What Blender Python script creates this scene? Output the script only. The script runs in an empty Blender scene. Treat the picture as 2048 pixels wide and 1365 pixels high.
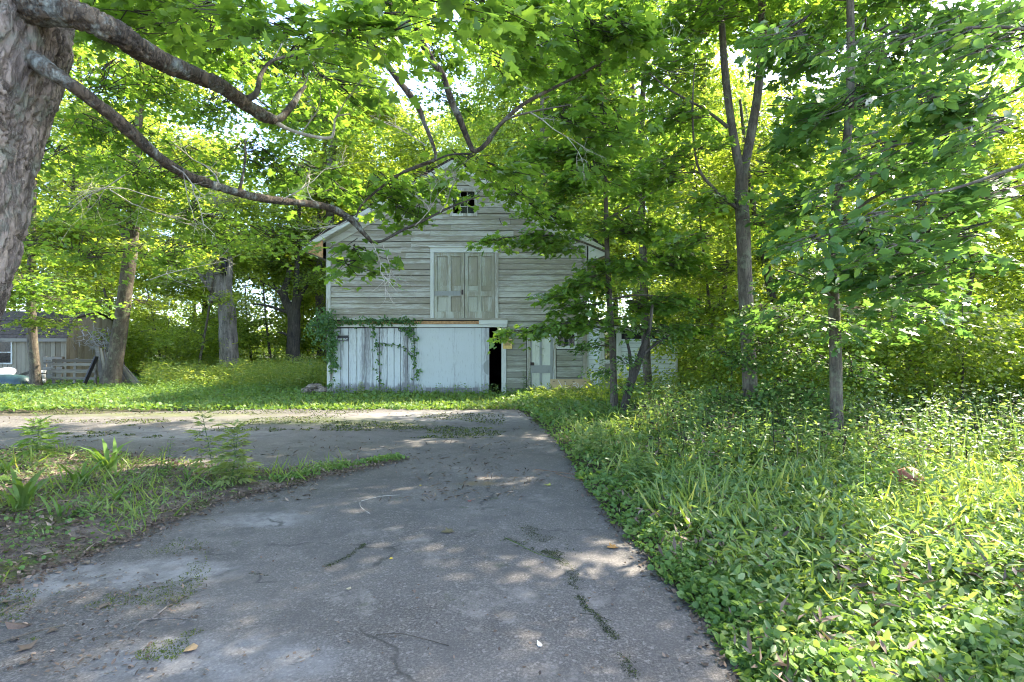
import bpy, math, random
import numpy as np
from mathutils import Vector, noise as mnoise, Quaternion, Matrix
R = math.radians
rnd = random.Random(7)
rng = np.random.default_rng(11)
SC = bpy.context.scene
COL = SC.collection

# ---------------------------------------------------------------- camera, sky, sun, exposure
F, HOR, CAMH = 1100.0, 690.0, 1.6          # focal length and horizon row of the photograph (2048 px wide), eye height
cam = bpy.data.cameras.new('camera'); camo = bpy.data.objects.new('camera', cam); COL.objects.link(camo)
cam.sensor_width = 36; cam.lens = F / 2048 * 36; cam.shift_y = (HOR - 682.5) / 2048
cam.clip_start = 0.05; cam.clip_end = 2000
camo.location = (0, 0, CAMH); camo.rotation_euler = (R(90), 0, 0)
SC.camera = camo
SUN_EL, SUN_AZ = 46.0, 58.0                 # azimuth to the right of the view direction
w = bpy.data.worlds.new('World'); SC.world = w; w.use_nodes = True
nt = w.node_tree; bg = nt.nodes['Background']
sky = nt.nodes.new('ShaderNodeTexSky'); sky.sky_type = 'NISHITA'; sky.sun_disc = False
sky.sun_elevation = R(SUN_EL); sky.sun_rotation = R(SUN_AZ); sky.dust_density = 1.2; sky.air_density = .6; sky.ozone_density = .6
nt.links.new(sky.outputs[0], bg.inputs[0]); bg.inputs[1].default_value = 0.15
sl = bpy.data.lights.new('sun', 'SUN'); so = bpy.data.objects.new('sun', sl); COL.objects.link(so)
sl.energy = 2.6; sl.angle = R(0.6); sl.color = (1, 0.9, 0.74)
sd = Vector((math.sin(R(SUN_AZ)) * math.cos(R(SUN_EL)), math.cos(R(SUN_AZ)) * math.cos(R(SUN_EL)), math.sin(R(SUN_EL))))
so.rotation_euler = sd.to_track_quat('Z', 'Y').to_euler()
so.location = (20, 10, 30)
vs = SC.view_settings; vs.view_transform = 'Standard'; vs.look = 'None'; vs.gamma = 1; vs.use_curve_mapping = False
vs.exposure = 3.08
SC.cycles.max_bounces = 10; SC.cycles.diffuse_bounces = 7; SC.cycles.transmission_bounces = 6; SC.cycles.glossy_bounces = 2
SC.cycles.use_denoising = True; SC.cycles.pixel_filter_type = 'BLACKMAN_HARRIS'; SC.cycles.filter_width = 1.1; SC.cycles.sample_clamp_indirect = 8

# ---------------------------------------------------------------- helpers
def W(px, py, Y):
    return Vector(((px - 1024) / F * Y, Y, CAMH - (py - HOR) / F * Y))
def G(px, py):                               # ground point seen at a pixel
    Y = F * CAMH / (py - HOR)
    return Vector(((px - 1024) / F * Y, Y, 0))
def wloc(o):
    v = Vector((0, 0, 0))
    while o: v += o.location; o = o.parent
    return v
def tag(o, label=None, cat=None, group=None, kind=None):
    if label: o['label'] = label
    if cat: o['category'] = cat
    if group: o['group'] = group
    if kind: o['kind'] = kind
    return o
def thing(name, label, cat, loc=(0, 0, 0), group=None):
    o = bpy.data.objects.new(name, None); COL.objects.link(o); o.location = loc; o.empty_display_size = .2
    return tag(o, label, cat, group)
def link(name, me, parent=None, loc=None):
    o = bpy.data.objects.new(name, me); COL.objects.link(o)
    if parent: o.parent = parent
    if loc is not None: o.location = loc
    return o
def mesh_np(name, V, Fa, mat=None, v=None, smooth=False):
    V = np.asarray(V, dtype=np.float32).reshape(-1, 3)
    me = bpy.data.meshes.new(name)
    groups = Fa if isinstance(Fa, list) else [Fa]
    loops = np.concatenate([np.asarray(g, dtype=np.int32).ravel() for g in groups])
    sizes = np.concatenate([np.full(len(g), np.asarray(g).shape[1], dtype=np.int32) for g in groups])
    starts = np.concatenate([[0], np.cumsum(sizes)[:-1]]).astype(np.int32)
    me.vertices.add(len(V)); me.vertices.foreach_set('co', V.ravel())
    me.loops.add(len(loops)); me.loops.foreach_set('vertex_index', loops)
    me.polygons.add(len(sizes)); me.polygons.foreach_set('loop_start', starts)
    if smooth: me.polygons.foreach_set('use_smooth', np.ones(len(sizes), dtype=bool))
    me.update(calc_edges=True)
    if v is not None:
        a = me.attributes.new('v', 'FLOAT', 'POINT'); a.data.foreach_set('value', np.asarray(v, dtype=np.float32))
    if mat: me.materials.append(mat)
    return me
class MB:                                    # collects shapes for one mesh, world coordinates
    def __init__(s): s.V = []; s.F = []
    def add(s, vs, fs):
        b = len(s.V); s.V += [tuple(v) for v in vs]; s.F += [tuple(b + i for i in f) for f in fs]; return s
    def box(s, x0, x1, y0, y1, z0, z1):
        return s.add([(x0,y0,z0),(x1,y0,z0),(x1,y1,z0),(x0,y1,z0),(x0,y0,z1),(x1,y0,z1),(x1,y1,z1),(x0,y1,z1)],
            [(0,3,2,1),(4,5,6,7),(0,1,5,4),(1,2,6,5),(2,3,7,6),(3,0,4,7)])
    def bar(s, a, b, w_, t_, up=(0, 0, 1)):   # a straight board from a to b
        a, b = Vector(a), Vector(b); d = (b - a).normalized(); u = Vector(up); sx = d.cross(u).normalized() * (w_ / 2); uy = sx.cross(d).normalized() * (t_ / 2)
        return s.add([a-sx-uy, a+sx-uy, a+sx+uy, a-sx+uy, b-sx-uy, b+sx-uy, b+sx+uy, b-sx+uy],
            [(0,1,2,3),(7,6,5,4),(0,4,5,1),(1,5,6,2),(2,6,7,3),(3,7,4,0)])
    def prism(s, pts, d0, d1, axis='y'):      # outline in xz extruded along y (or yz along x)
        n = len(pts)
        if axis == 'y': v = [(p[0], d0, p[1]) for p in pts] + [(p[0], d1, p[1]) for p in pts]
        elif axis == 'z': v = [(p[0], p[1], d0) for p in pts] + [(p[0], p[1], d1) for p in pts]
        else: v = [(d0, p[0], p[1]) for p in pts] + [(d1, p[0], p[1]) for p in pts]
        return s.add(v, [tuple(range(n)), tuple(range(2*n-1, n-1, -1))] + [(i, n+i, n+(i+1) % n, (i+1) % n) for i in range(n)])
    def tube(s, pts, rad, sides=6, caps=True):
        V, Fq = tube_np(pts, rad, sides); b = len(s.V)
        s.V += [tuple(v) for v in V]; s.F += [tuple(int(b + i) for i in f) for f in Fq]
        if caps:
            s.F.append(tuple(range(b + sides - 1, b - 1, -1))); e = b + len(V) - sides; s.F.append(tuple(range(e, e + sides)))
        return s
    def build(s, name, mat, parent=None, smooth=False, bevel=0):
        p = wloc(parent) if parent else Vector((0, 0, 0))
        c = p if parent else Vector((0,0,0))
        me = bpy.data.meshes.new(name); me.from_pydata([(v[0]-c[0], v[1]-c[1], v[2]-c[2]) for v in s.V], [], s.F); me.update()
        if smooth: me.polygons.foreach_set('use_smooth', [True] * len(me.polygons))
        if mat: me.materials.append(mat)
        o = link(name, me, parent)
        if bevel:
            m = o.modifiers.new('bevel', 'BEVEL'); m.width = bevel; m.segments = 1; m.limit_method = 'ANGLE'
        return o
def smooth_path(pts, rad, n=6):
    P = [Vector(p) for p in pts]; out, ro = [], []
    for i in range(len(P) - 1):
        p0 = P[max(i-1, 0)]; p1 = P[i]; p2 = P[i+1]; p3 = P[min(i+2, len(P)-1)]
        for k in range(n):
            t = k / n
            out.append(0.5 * ((2*p1) + (p2-p0)*t + (2*p0-5*p1+4*p2-p3)*t*t + (3*p1-p0-3*p2+p3)*t**3)); ro.append(rad[i]*(1-t)+rad[i+1]*t)
    out.append(P[-1]); ro.append(rad[-1])
    return np.array([tuple(p) for p in out]), np.array(ro)
def tube_np(P, rad, sides):
    P = np.asarray([tuple(p) for p in P], dtype=float); n = len(P); rad = np.broadcast_to(np.asarray(rad, dtype=float), (n,))
    T = np.gradient(P, axis=0) if n > 2 else np.repeat(P[1:2]-P[0:1], 2, 0)
    T /= np.linalg.norm(T, axis=1)[:, None] + 1e-9
    ref = np.array([0, 1, 0.]) if abs(T[:, 2]).mean() > .6 else np.array([0, 0, 1.])
    A = np.cross(T, ref); A /= np.linalg.norm(A, axis=1)[:, None] + 1e-9; B = np.cross(T, A)
    a = np.linspace(0, 2*math.pi, sides, endpoint=False)
    V = P[:, None] + rad[:, None, None] * (np.cos(a)[None, :, None]*A[:, None] + np.sin(a)[None, :, None]*B[:, None])
    i = np.arange(n-1)[:, None]*sides; j = np.arange(sides)[None]; j2 = (j+1) % sides
    Fq = np.stack([i+j, i+j2, i+sides+j2, i+sides+j], -1).reshape(-1, 4)
    return V.reshape(-1, 3), Fq
def many_tubes(segs, sides=3):                # segs: list of (pts, rads) -> one V, F
    Vs, Fs, b = [], [], 0
    for P, r_ in segs:
        V, f = tube_np(P, r_, sides); Vs.append(V); Fs.append(f + b); b += len(V)
    return np.concatenate(Vs), np.concatenate(Fs)

# ---------------------------------------------------------------- materials
def newmat(name):
    m = bpy.data.materials.new(name); m.use_nodes = True
    return m, m.node_tree, m.node_tree.nodes['Principled BSDF']
def N(nt, t, **kw):
    n = nt.nodes.new(t)
    for k, v_ in kw.items():
        if k in n.inputs: n.inputs[k].default_value = v_
        else: setattr(n, k, v_)
    return n
def ramp(nt, src, stops, interp='LINEAR'):
    r_ = nt.nodes.new('ShaderNodeValToRGB'); e = r_.color_ramp.elements; r_.color_ramp.interpolation = interp
    while len(e) < len(stops): e.new(0.5)
    for el, (p, c) in zip(e, stops):
        el.position = p; el.color = (c, c, c, 1) if isinstance(c, (int, float)) else (*c, 1)
    nt.links.new(src, r_.inputs[0]); return r_.outputs[0]
def noise(nt, scale, detail=6, rough=.6, stretch=(1, 1, 1), off=(0, 0, 0), dist=0, coord=None):
    if coord is None:
        coord = nt.nodes.new('ShaderNodeNewGeometry').outputs['Position']
    mp = N(nt, 'ShaderNodeMapping'); mp.inputs['Scale'].default_value = stretch; mp.inputs['Location'].default_value = off
    nt.links.new(coord, mp.inputs[0])
    n = N(nt, 'ShaderNodeTexNoise', Scale=scale, Detail=detail, Roughness=rough, Distortion=dist); nt.links.new(mp.outputs[0], n.inputs['Vector'])
    return n.outputs['Fac']
def mix(nt, f, a, b, mode='MIX'):
    m = nt.nodes.new('ShaderNodeMix'); m.data_type = 'RGBA'; m.blend_type = mode
    for s_, i in ((f, 0), (a, 6), (b, 7)):
        if hasattr(s_, 'is_linked'): nt.links.new(s_, m.inputs[i])
        elif i == 0: m.inputs[0].default_value = s_
        else: m.inputs[i].default_value = (*s_, 1)
    return m.outputs[2]
def math_(nt, op, a, b=0.0):
    m = nt.nodes.new('ShaderNodeMath'); m.operation = op
    for i, s_ in enumerate((a, b)):
        if hasattr(s_, 'is_linked'): nt.links.new(s_, m.inputs[i])
        else: m.inputs[i].default_value = s_
    return m.outputs[0]
def bump(nt, bs, h, strength=.4, dist=.01):
    b = N(nt, 'ShaderNodeBump', Strength=strength, Distance=dist); nt.links.new(h, b.inputs['Height']); nt.links.new(b.outputs[0], bs.inputs['Normal'])
def plain(name, c, rough=.7, metal=0, var=.25, scale=6):
    m, nt, bs = newmat(name); n = noise(nt, scale, 6, .65)
    d = tuple(x*(1-var) for x in c); l = tuple(min(1, x*(1+var)) for x in c)
    nt.links.new(ramp(nt, n, [(.3, d), (.7, l)]), bs.inputs['Base Color']); bs.inputs['Roughness'].default_value = rough; bs.inputs['Metallic'].default_value = metal
    bump(nt, bs, noise(nt, scale*12, 4, .6), .25, .004)
    return m
def leafmat(name, dark, mid, light, trans=.45, tb=1.8, gloss=.42):
    m, nt, bs = newmat(name)
    at = N(nt, 'ShaderNodeAttribute', attribute_name='v')
    c = ramp(nt, at.outputs['Fac'], [(0, dark), (.5, mid), (1, light)])
    nt.links.new(c, bs.inputs['Base Color']); bs.inputs['Roughness'].default_value = gloss; bs.inputs['Specular IOR Level'].default_value = .45
    tr = N(nt, 'ShaderNodeBsdfTranslucent')
    tc = mix(nt, 1.0, c, (tb*1.12, tb*1.0, tb*.42), 'MULTIPLY'); nt.links.new(tc, tr.inputs['Color'])
    ms = N(nt, 'ShaderNodeMixShader', Fac=trans); nt.links.new(bs.outputs[0], ms.inputs[1]); nt.links.new(tr.outputs[0], ms.inputs[2])
    nt.links.new(ms.outputs[0], nt.nodes['Material Output'].inputs['Surface'])
    return m
L_MAPLE = leafmat('maple_leaf', (.065, .13, .03), (.12, .22, .045), (.20, .28, .055), .5, 2.4, .36)
L_FAR = leafmat('far_leaf', (.09, .145, .03), (.19, .27, .05), (.31, .35, .08), .55, 2.4, .4)  # colour lightened to offset the dark under the far trees
L_DEEP = leafmat('deep_leaf', (.05, .12, .045), (.09, .185, .06), (.16, .25, .06), .45, 2.2, .34)
L_GC = leafmat('ground_leaf', (.055, .12, .03), (.12, .22, .05), (.18, .26, .07), .36, 1.9, .55)
L_GRASS = leafmat('grass_blade', (.09, .15, .035), (.16, .24, .05), (.30, .32, .10), .4, 2.2)
L_WEED = leafmat('weed_leaf', (.08, .15, .05), (.15, .24, .08), (.27, .33, .13), .4, 2.0)
L_DRY = leafmat('dry_leaf', (.05, .035, .026), (.14, .10, .072), (.36, .27, .20), .1, 1.2, .8)
L_WHITE = leafmat('petal', (.6, .62, .55), (.7, .72, .65), (.8, .8, .72), .2, 1.0, .7)
L_MOSS = leafmat('moss', (.02, .026, .01), (.07, .10, .015), (.16, .18, .02), .1, 1.2, .9)
L_DEAD = leafmat('dead_stalk', (.018, .014, .011), (.03, .022, .017), (.06, .045, .03), .05, 1, .9)

def barkmat(name, dark, light, sx=9, bst=.9, lichen=None, sc=1.0):
    m, nt, bs = newmat(name)
    co = N(nt, 'ShaderNodeTexCoord').outputs['Object']
    wv = N(nt, 'ShaderNodeTexNoise', Scale=3.0, Detail=3.0); nt.links.new(co, wv.inputs['Vector'])
    cw = mix(nt, .12, co, wv.outputs['Color'])
    n1 = noise(nt, sx*sc, 9, .72, (1, 1, .16), coord=cw, dist=.3)
    n2 = noise(nt, sx*.55*sc, 5, .6, (1, 1, .13), coord=cw, off=(3, 3, 3))
    rd = math_(nt, 'MULTIPLY', math_(nt, 'ABSOLUTE', math_(nt, 'SUBTRACT', n2, .5)), 5.0)
    rd = math_(nt, 'MINIMUM', rd, 1.0)
    h = math_(nt, 'ADD', math_(nt, 'MULTIPLY', n1, .75), math_(nt, 'MULTIPLY', rd, .25))
    c = ramp(nt, h, [(.30, dark), (.48, tuple((p+q)/2 for p, q in zip(dark, light))), (.68, light)])
    n3 = noise(nt, sx*1.15*sc, 6, .65, (1, 1, .15), coord=cw, off=(7, 2, 5)); rl = math_(nt, 'ABSOLUTE', math_(nt, 'SUBTRACT', n3, .5))
    c = mix(nt, ramp(nt, rl, [(.0, .85), (.035, .0)]), c, tuple(x*.6 for x in dark))
    h = math_(nt, 'SUBTRACT', h, math_(nt, 'MULTIPLY', ramp(nt, rl, [(.0, 1.0), (.06, .0)]), .35))
    c = mix(nt, ramp(nt, noise(nt, 1.6, 4, .6, coord=co, off=(9, 1, 4)), [(.4, 0.0), (.7, .35)]), c, tuple(x*1.25 for x in light))
    if lichen:
        c = mix(nt, ramp(nt, noise(nt, 5, 6, .7, coord=co), [(.52, 0.0), (.66, .75)]), c, lichen)
    nt.links.new(c, bs.inputs['Base Color']); bs.inputs['Roughness'].default_value = .9
    bump(nt, bs, h, bst, .03)
    return m
B_MAPLE = barkmat('maple_bark', (.07, .054, .042), (.40, .325, .265), 12, 1.0, (.24, .26, .20), 1.0)
B_GREY = barkmat('grey_bark', (.05, .04, .03), (.18, .145, .105), 14, .6, (.20, .21, .13))
B_OLD = barkmat('old_bark', (.09, .08, .07), (.36, .32, .27), 7, 1.0)
B_DARK = barkmat('dark_bark', (.03, .025, .02), (.13, .11, .08), 14, .6)
B_PALE = barkmat('bleached_wood', (.25, .22, .18), (.6, .55, .45), 12, .4)
B_LICH = barkmat('lichen_bark', (.03, .024, .017), (.17, .125, .08), 16, 1.0, (.33, .36, .31))

def paintwood(name, paint, wood, cover, dirx='x', algae=.35, var=.5, low=0):
    m, nt, bs = newmat(name)
    st = {'x': (.12, 1, 1.6), 'z': (1.6, 1, .12)}[dirx]
    oi = N(nt, 'ShaderNodeObjectInfo')
    pos = N(nt, 'ShaderNodeNewGeometry').outputs['Position']
    sh = N(nt, 'ShaderNodeVectorMath', operation='ADD'); nt.links.new(pos, sh.inputs[0])
    mu = math_(nt, 'MULTIPLY', oi.outputs['Random'], 37.0); nt.links.new(mu, sh.inputs[1])
    big = noise(nt, 2.2, 5, .6, st, coord=sh.outputs[0])
    fine = noise(nt, 26, 7, .75, st, coord=sh.outputs[0])
    wear = math_(nt, 'ADD', math_(nt, 'MULTIPLY', big, .5), math_(nt, 'MULTIPLY', fine, .5))
    wear = math_(nt, 'ADD', wear, math_(nt, 'MULTIPLY', math_(nt, 'SUBTRACT', oi.outputs['Random'], .5), .22*var))
    if low:                                   # paint flaked off near the splashed foot of the boards
        sz = N(nt, 'ShaderNodeSeparateXYZ'); nt.links.new(pos, sz.inputs[0])
        wear = math_(nt, 'ADD', wear, math_(nt, 'MULTIPLY', ramp(nt, sz.outputs['Z'], [(.05, 1.0), (.42, 0.0)]), low*.6))
    wc = mix(nt, fine, tuple(x*.55 for x in wood), tuple(min(1, x*1.35) for x in wood))
    c = mix(nt, ramp(nt, wear, [(cover-.05, 0.0), (cover+.04, 1.0)]), paint, wc)
    al = ramp(nt, noise(nt, 1.3, 4, .6, coord=pos), [(.45, 0.0), (.75, algae)])
    c = mix(nt, al, c, (.21, .22, .12))
    kn = ramp(nt, noise(nt, 40, 4, .6, st, coord=sh.outputs[0]), [(.62, 0.0), (.72, .65)])
    c = mix(nt, kn, c, (.06, .05, .04))
    nt.links.new(c, bs.inputs['Base Color']); bs.inputs['Roughness'].default_value = .8
    bump(nt, bs, wear, .5, .006)
    return m
PAINT = (.45, .44, .375)
M_CLAP = paintwood('weathered_siding', PAINT, (.265, .235, .175), .485, 'x', .35, .25)
M_CLAP_LOW = paintwood('mossy_siding', (.37, .38, .31), (.23, .22, .17), .47, 'x', .35, .3)
M_TRIM = paintwood('trim_paint', (.55, .56, .50), (.30, .27, .21), .54, 'z', .2)
M_TRIMX = paintwood('trim_paint_long', (.56, .57, .51), (.30, .27, .21), .56, 'x', .2)
M_PDOOR = paintwood('faded_door_paint', (.43, .435, .36), (.29, .265, .19), .49, 'z', .45)
M_WHITE_PL = paintwood('peeling_white_planks', (.55, .575, .56), (.23, .225, .225), .53, 'z', .05, .5, .45)
M_WHITE_PN = paintwood('white_panel', (.52, .55, .535), (.30, .30, .29), .575, 'z', .08, .5, .3)
M_GREYB = paintwood('grey_batten', (.28, .29, .27), (.2, .2, .18), .62, 'z', .2)
M_SIDING = paintwood('white_clapboard', (.66, .70, .69), (.42, .43, .38), .66, 'x', .3)
M_PLANK = paintwood('shed_plank', (.25, .22, .155), (.16, .13, .085), .55, 'z', .25, .9)
M_PALLET = paintwood('pallet_wood', (.22, .20, .165), (.10, .085, .065), .52, 'x', .3, .9)
M_RAW = plain('raw_wood', (.42, .24, .11), .8, 0, .4, 14)
M_PLY = plain('plywood', (.42, .31, .17), .75, 0, .18, 5)
M_DARK = plain('wall_shade', (.02, .018, .016), .9)  # near-black wall colour standing in for shade inside and between boards
M_IRON = plain('rusty_iron', (.05, .035, .03), .6, .3)
M_SHINGLE = plain('old_shingle', (.06, .048, .038), .9, 0, .5, 9)
M_BLACK = plain('black_paint', (.015, .015, .017), .5)
M_SILVER = plain('grey_metal', (.38, .40, .42), .45, .4)
M_TEAL = plain('faded_teal_plastic', (.02, .05, .052), .45, 0, .6, 3)
M_YELLOW = plain('yellow_sign', (.62, .42, .12), .5, 0, .2, 20)
M_WHITE = plain('white_ink', (.75, .75, .73), .5, 0, .1)
M_STONE = plain('field_stone', (.22, .18, .15), .9, 0, .5, 9)
M_CLAY = plain('terracotta', (.28, .10, .06), .7, 0, .35, 9)
M_TAN = plain('tan_cloth', (.45, .25, .08), .8, 0, .4)
M_CHIP = plain('bark_chip', (.16, .10, .07), .9, 0, .5, 20)
m, nt, bs = newmat('window_glass'); M_GLASS = m
bs.inputs['Base Color'].default_value = (.03, .035, .035, 1); bs.inputs['Roughness'].default_value = .06; bs.inputs['Alpha'].default_value = .55

# ---------------------------------------------------------------- leaves
def tmpl(kind):
    if kind == 'maple':
        o = [(0, 0), (.30, -.10), (.36, .12), (.27, .22), (.62, .40), (.38, .50), (.20, .52), (.24, .74), (0, 1.02)]
        pts = o + [(-x, y) for x, y in o[-2:0:-1]]
        P = [(x, y, -.16*(x*x)*2 - .10*max(0, y-.3)**2) for x, y in pts] + [(0, .3, .0)]
        c = len(pts); T = [(c, i, (i+1) % c) for i in range(c)]
    elif kind == 'maple5':
        o = [(0, 0), (.58, .30), (.2, .46), (0, 1), (-.2, .46), (-.58, .30)]
        P = [(x, y, -.3*x*x) for x, y in o]; T = [(0, 1, 2), (0, 2, 3), (0, 3, 4), (0, 4, 5)]
    elif kind == 'diamond':
        P = [(0, 0, 0), (.36, .42, -.08), (0, 1, -.06), (-.36, .42, -.08)]; T = [(0, 1, 2), (0, 2, 3)]
    elif kind == 'oval':
        P = [(0, 0, 0), (.24, .28, .05), (.2, .7, .03), (0, 1, -.12), (-.2, .7, .03), (-.24, .28, .05), (0, .5, -.03)]
        T = [(6, i, (i+1) % 6) for i in range(6)]
    elif kind == 'round':
        P = [(0, 0, 0), (.40, .18, .05), (.40, .62, .04), (0, .95, -.04), (-.40, .62, .04), (-.40, .18, .05)]
        T = [(0, 1, 2), (0, 2, 3), (0, 3, 4), (0, 4, 5)]
    elif kind == 'narrow':
        P = [(0, 0, 0), (.13, .4, .03), (0, 1, -.16), (-.13, .4, .03)]; T = [(0, 1, 2), (0, 2, 3)]
    elif kind == 'blade':
        P = [(-.03, 0, 0), (.03, 0, 0), (.026, .5, .03), (-.026, .5, .03), (0, 1, -.16)]; T = [(0, 1, 2), (0, 2, 3), (3, 2, 4)]
    elif kind == 'strap':
        P = [(-.03, 0, 0), (.03, 0, 0), (.045, .35, .03), (-.045, .35, .03), (.035, .7, -.06), (-.035, .7, -.06), (0, 1, -.30)]
        T = [(0, 1, 2), (0, 2, 3), (3, 2, 4), (3, 4, 5), (5, 4, 6)]
    return np.array(P, float), np.array(T, np.int64)
def unit(a): return a / (np.linalg.norm(a, axis=-1, keepdims=True) + 1e-9)
def leaves(kind, P, D, Nn, S, vv):
    t, T = tmpl(kind); n = len(P)
    D = unit(D); X = unit(np.cross(D, Nn)); Z = np.cross(X, D)
    S = np.broadcast_to(S, (n,))
    V = P[:, None] + S[:, None, None]*(t[None, :, 0:1]*X[:, None] + t[None, :, 1:2]*D[:, None] + t[None, :, 2:3]*Z[:, None])
    Fa = (np.arange(n)[:, None, None]*len(t) + T[None]).reshape(-1, 3)
    return V.reshape(-1, 3), Fa, np.repeat(np.clip(vv, 0, 1), len(t))
def join(parts):
    Vs, Fs, vs_, b = [], [], [], 0
    for V, f, v_ in parts:
        Vs.append(V); Fs.append(f + b); vs_.append(v_); b += len(V)
    return np.concatenate(Vs), np.concatenate(Fs), np.concatenate(vs_)
def spray_leaves(C, A, L, m, size, g, flat=.42, droop=.35, tint=None, width=.38):
    """leaf positions on flat drooping sprays. C centres (n,3), A heading angle (n,), L length (n,)"""
    n = len(C); t = g.uniform(.05, 1, (n, m)); lat = g.normal(0, width, (n, m))*(1.1 - .6*t)
    d = np.stack([np.cos(A), np.sin(A), g.normal(-.08, .12, n)], 1); p = np.stack([-np.sin(A), np.cos(A), g.normal(0, .12, n)], 1)
    L = np.broadcast_to(L, (n,))[:, None]
    P = C[:, None] + d[:, None]*(t*L)[..., None] + p[:, None]*(lat*L)[..., None]
    P[..., 2] += -droop*(t**2)*L + g.normal(0, .05, (n, m)) - .25*np.abs(lat)*L*droop
    D = d[:, None]*.8 + p[:, None]*(np.sign(lat)*.9)[..., None] + g.normal(0, .35, (n, m, 3)); D[..., 2] -= .35
    Nn = np.array([0, 0, 1.]) + g.normal(0, flat, (n, m, 3))
    S = size*g.uniform(.6, 1.2, (n, m))
    base = (np.zeros(n) if tint is None else tint)[:, None]
    v_ = .38 + base + g.normal(0, .16, (n, m))
    return P.reshape(-1, 3), D.reshape(-1, 3), Nn.reshape(-1, 3), S.ravel(), v_.ravel()

# ---------------------------------------------------------------- trees
def path_px(pts):                              # (px,py,Y,width_px)
    return [W(a, b, Y) for a, b, Y, q in pts], [q/2/F*Y for a, b, Y, q in pts]
def rough_tube(name, pts, rad, mat, parent, sides=14, n=8, amp=.06, freq=3.0, amp2=0, freq2=12):
    P, r_ = smooth_path(pts, rad, n)
    V, Fq = tube_np(P, r_, sides)
    C = np.repeat(P, sides, 0); rr = np.repeat(r_, sides)
    D = unit(V - C); k = np.zeros(len(V))
    for i, v in enumerate(V):
        q = mnoise.noise(Vector((v[0]*freq, v[1]*freq, v[2]*freq*.5)))
        k[i] = amp*q
        if amp2:
            a = 1 - abs(mnoise.noise(Vector((v[0]*freq2, v[1]*freq2, v[2]*freq2*.22))))*2
            b2 = mnoise.noise(Vector((v[0]*freq2*2.7+5, v[1]*freq2*2.7, v[2]*freq2*.7)))
            k[i] += amp2*(-max(0, a-.55)*2.0 + .35*b2)/max(rr[i], .05)
    V = V + D*(k*rr)[:, None]
    loc = wloc(parent) if parent else Vector((0, 0, 0))
    me = mesh_np(name, V - np.array(loc), Fq, mat, smooth=True)
    return link(name, me, parent)
def crown(name, parent, blobs, kind, size, mat, g, per=14, dens=1.0, anchor=None, twigmat=None, L=.75, flat=.42, droop=.35, twigs=True):
    """blobs: (centre, rx, ry, rz). sprays fill each blob in uneven clumps; twigs join them to the anchor path"""
    parts, segs = [], []
    for c, rx, ry, rz in blobs:
        c = np.array(c, float); vol = rx*ry*rz
        n = max(6, int(dens*55*vol**.72))
        q = unit(g.normal(0, 1, (n, 3)))*(g.uniform(0, 1, n)**.42)[:, None]
        cl = unit(g.normal(0, 1, (max(3, n//7), 3)))*(g.uniform(.2, 1, max(3, n//7)))[:, None]
        near = cl[g.integers(0, len(cl), n)]; q = .45*q + .55*(near + g.normal(0, .16, (n, 3)))
        C = c + q*np.array([rx, ry, rz])
        a0 = anchor if anchor is not None else c - np.array([0, 0, rz])
        A = np.arctan2(C[:, 1]-a0[1], C[:, 0]-a0[0]) + g.normal(0, .7, n)
        Ls = L*g.uniform(.6, 1.2, n)
        tint = g.normal(0, .10, n)
        parts.append(leaves(kind, *spray_leaves(C, A, Ls, per, size, g, flat, droop, tint)))
        if twigs:
            for k in range(n):
                hd = np.array([math.cos(A[k]), math.sin(A[k]), -.15])
                s0 = C[k] - hd*Ls[k]*.5 + np.array([0, 0, -.05]); 
                segs.append((np.array([c*.35 + C[k]*.65 - [0, 0, .12*rz], s0*.5+C[k]*.5, C[k] + hd*Ls[k]*.8 - [0, 0, droop*.5*Ls[k]]]), [.011, .007, .003]))
    V, Fa, vv = join(parts); loc = np.array(wloc(parent))
    o = link(name, mesh_np(name, V - loc, Fa, mat, vv), parent); o['kind'] = 'stuff'
    if twigs and segs:
        V, Fq = many_tubes(segs, 3); t = link('twigs', mesh_np('twigs', V - loc, Fq, twigmat or B_DARK), parent); t['kind'] = 'stuff'
    return o

# ================================================================ SETTING
# ground sheet
gx = np.concatenate([np.linspace(-500, -45, 8), np.linspace(-40, 40, 161), np.linspace(45, 500, 8)])
gy = np.concatenate([np.linspace(-60, -5, 5), np.linspace(-3, 40, 108), np.linspace(44, 600, 12)])
GX, GY = np.meshgrid(gx, gy)
def gz(x, y):
    # gentle rise off the pavement
    return .05*math.sin(x*.7+1)*math.sin(y*.5) - .06
GZ = np.zeros_like(GX)
for i in range(GX.shape[0]):
    for j in range(GX.shape[1]):
        GZ[i, j] = mnoise.noise(Vector((GX[i, j]*.8, GY[i, j]*.8, 0)))*.04 - .035
ny, nx = GX.shape
ii = (np.arange(ny-1)[:, None]*nx + np.arange(nx-1)[None]).ravel()
m, nt, bs = newmat('soil'); M_SOIL = m
c = ramp(nt, noise(nt, 1.2, 8, .7), [(.3, (.035, .03, .02)), (.5, (.07, .06, .035)), (.7, (.06, .085, .025))])
nt.links.new(c, bs.inputs['Base Color']); bs.inputs['Roughness'].default_value = .95; bump(nt, bs, noise(nt, 20, 6, .7), .8, .03)
o = link('ground', mesh_np('ground', np.stack([GX, GY, GZ], -1), np.stack([ii, ii+1, ii+nx+1, ii+nx], 1), M_SOIL, smooth=True)); tag(o, kind='structure')

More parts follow.
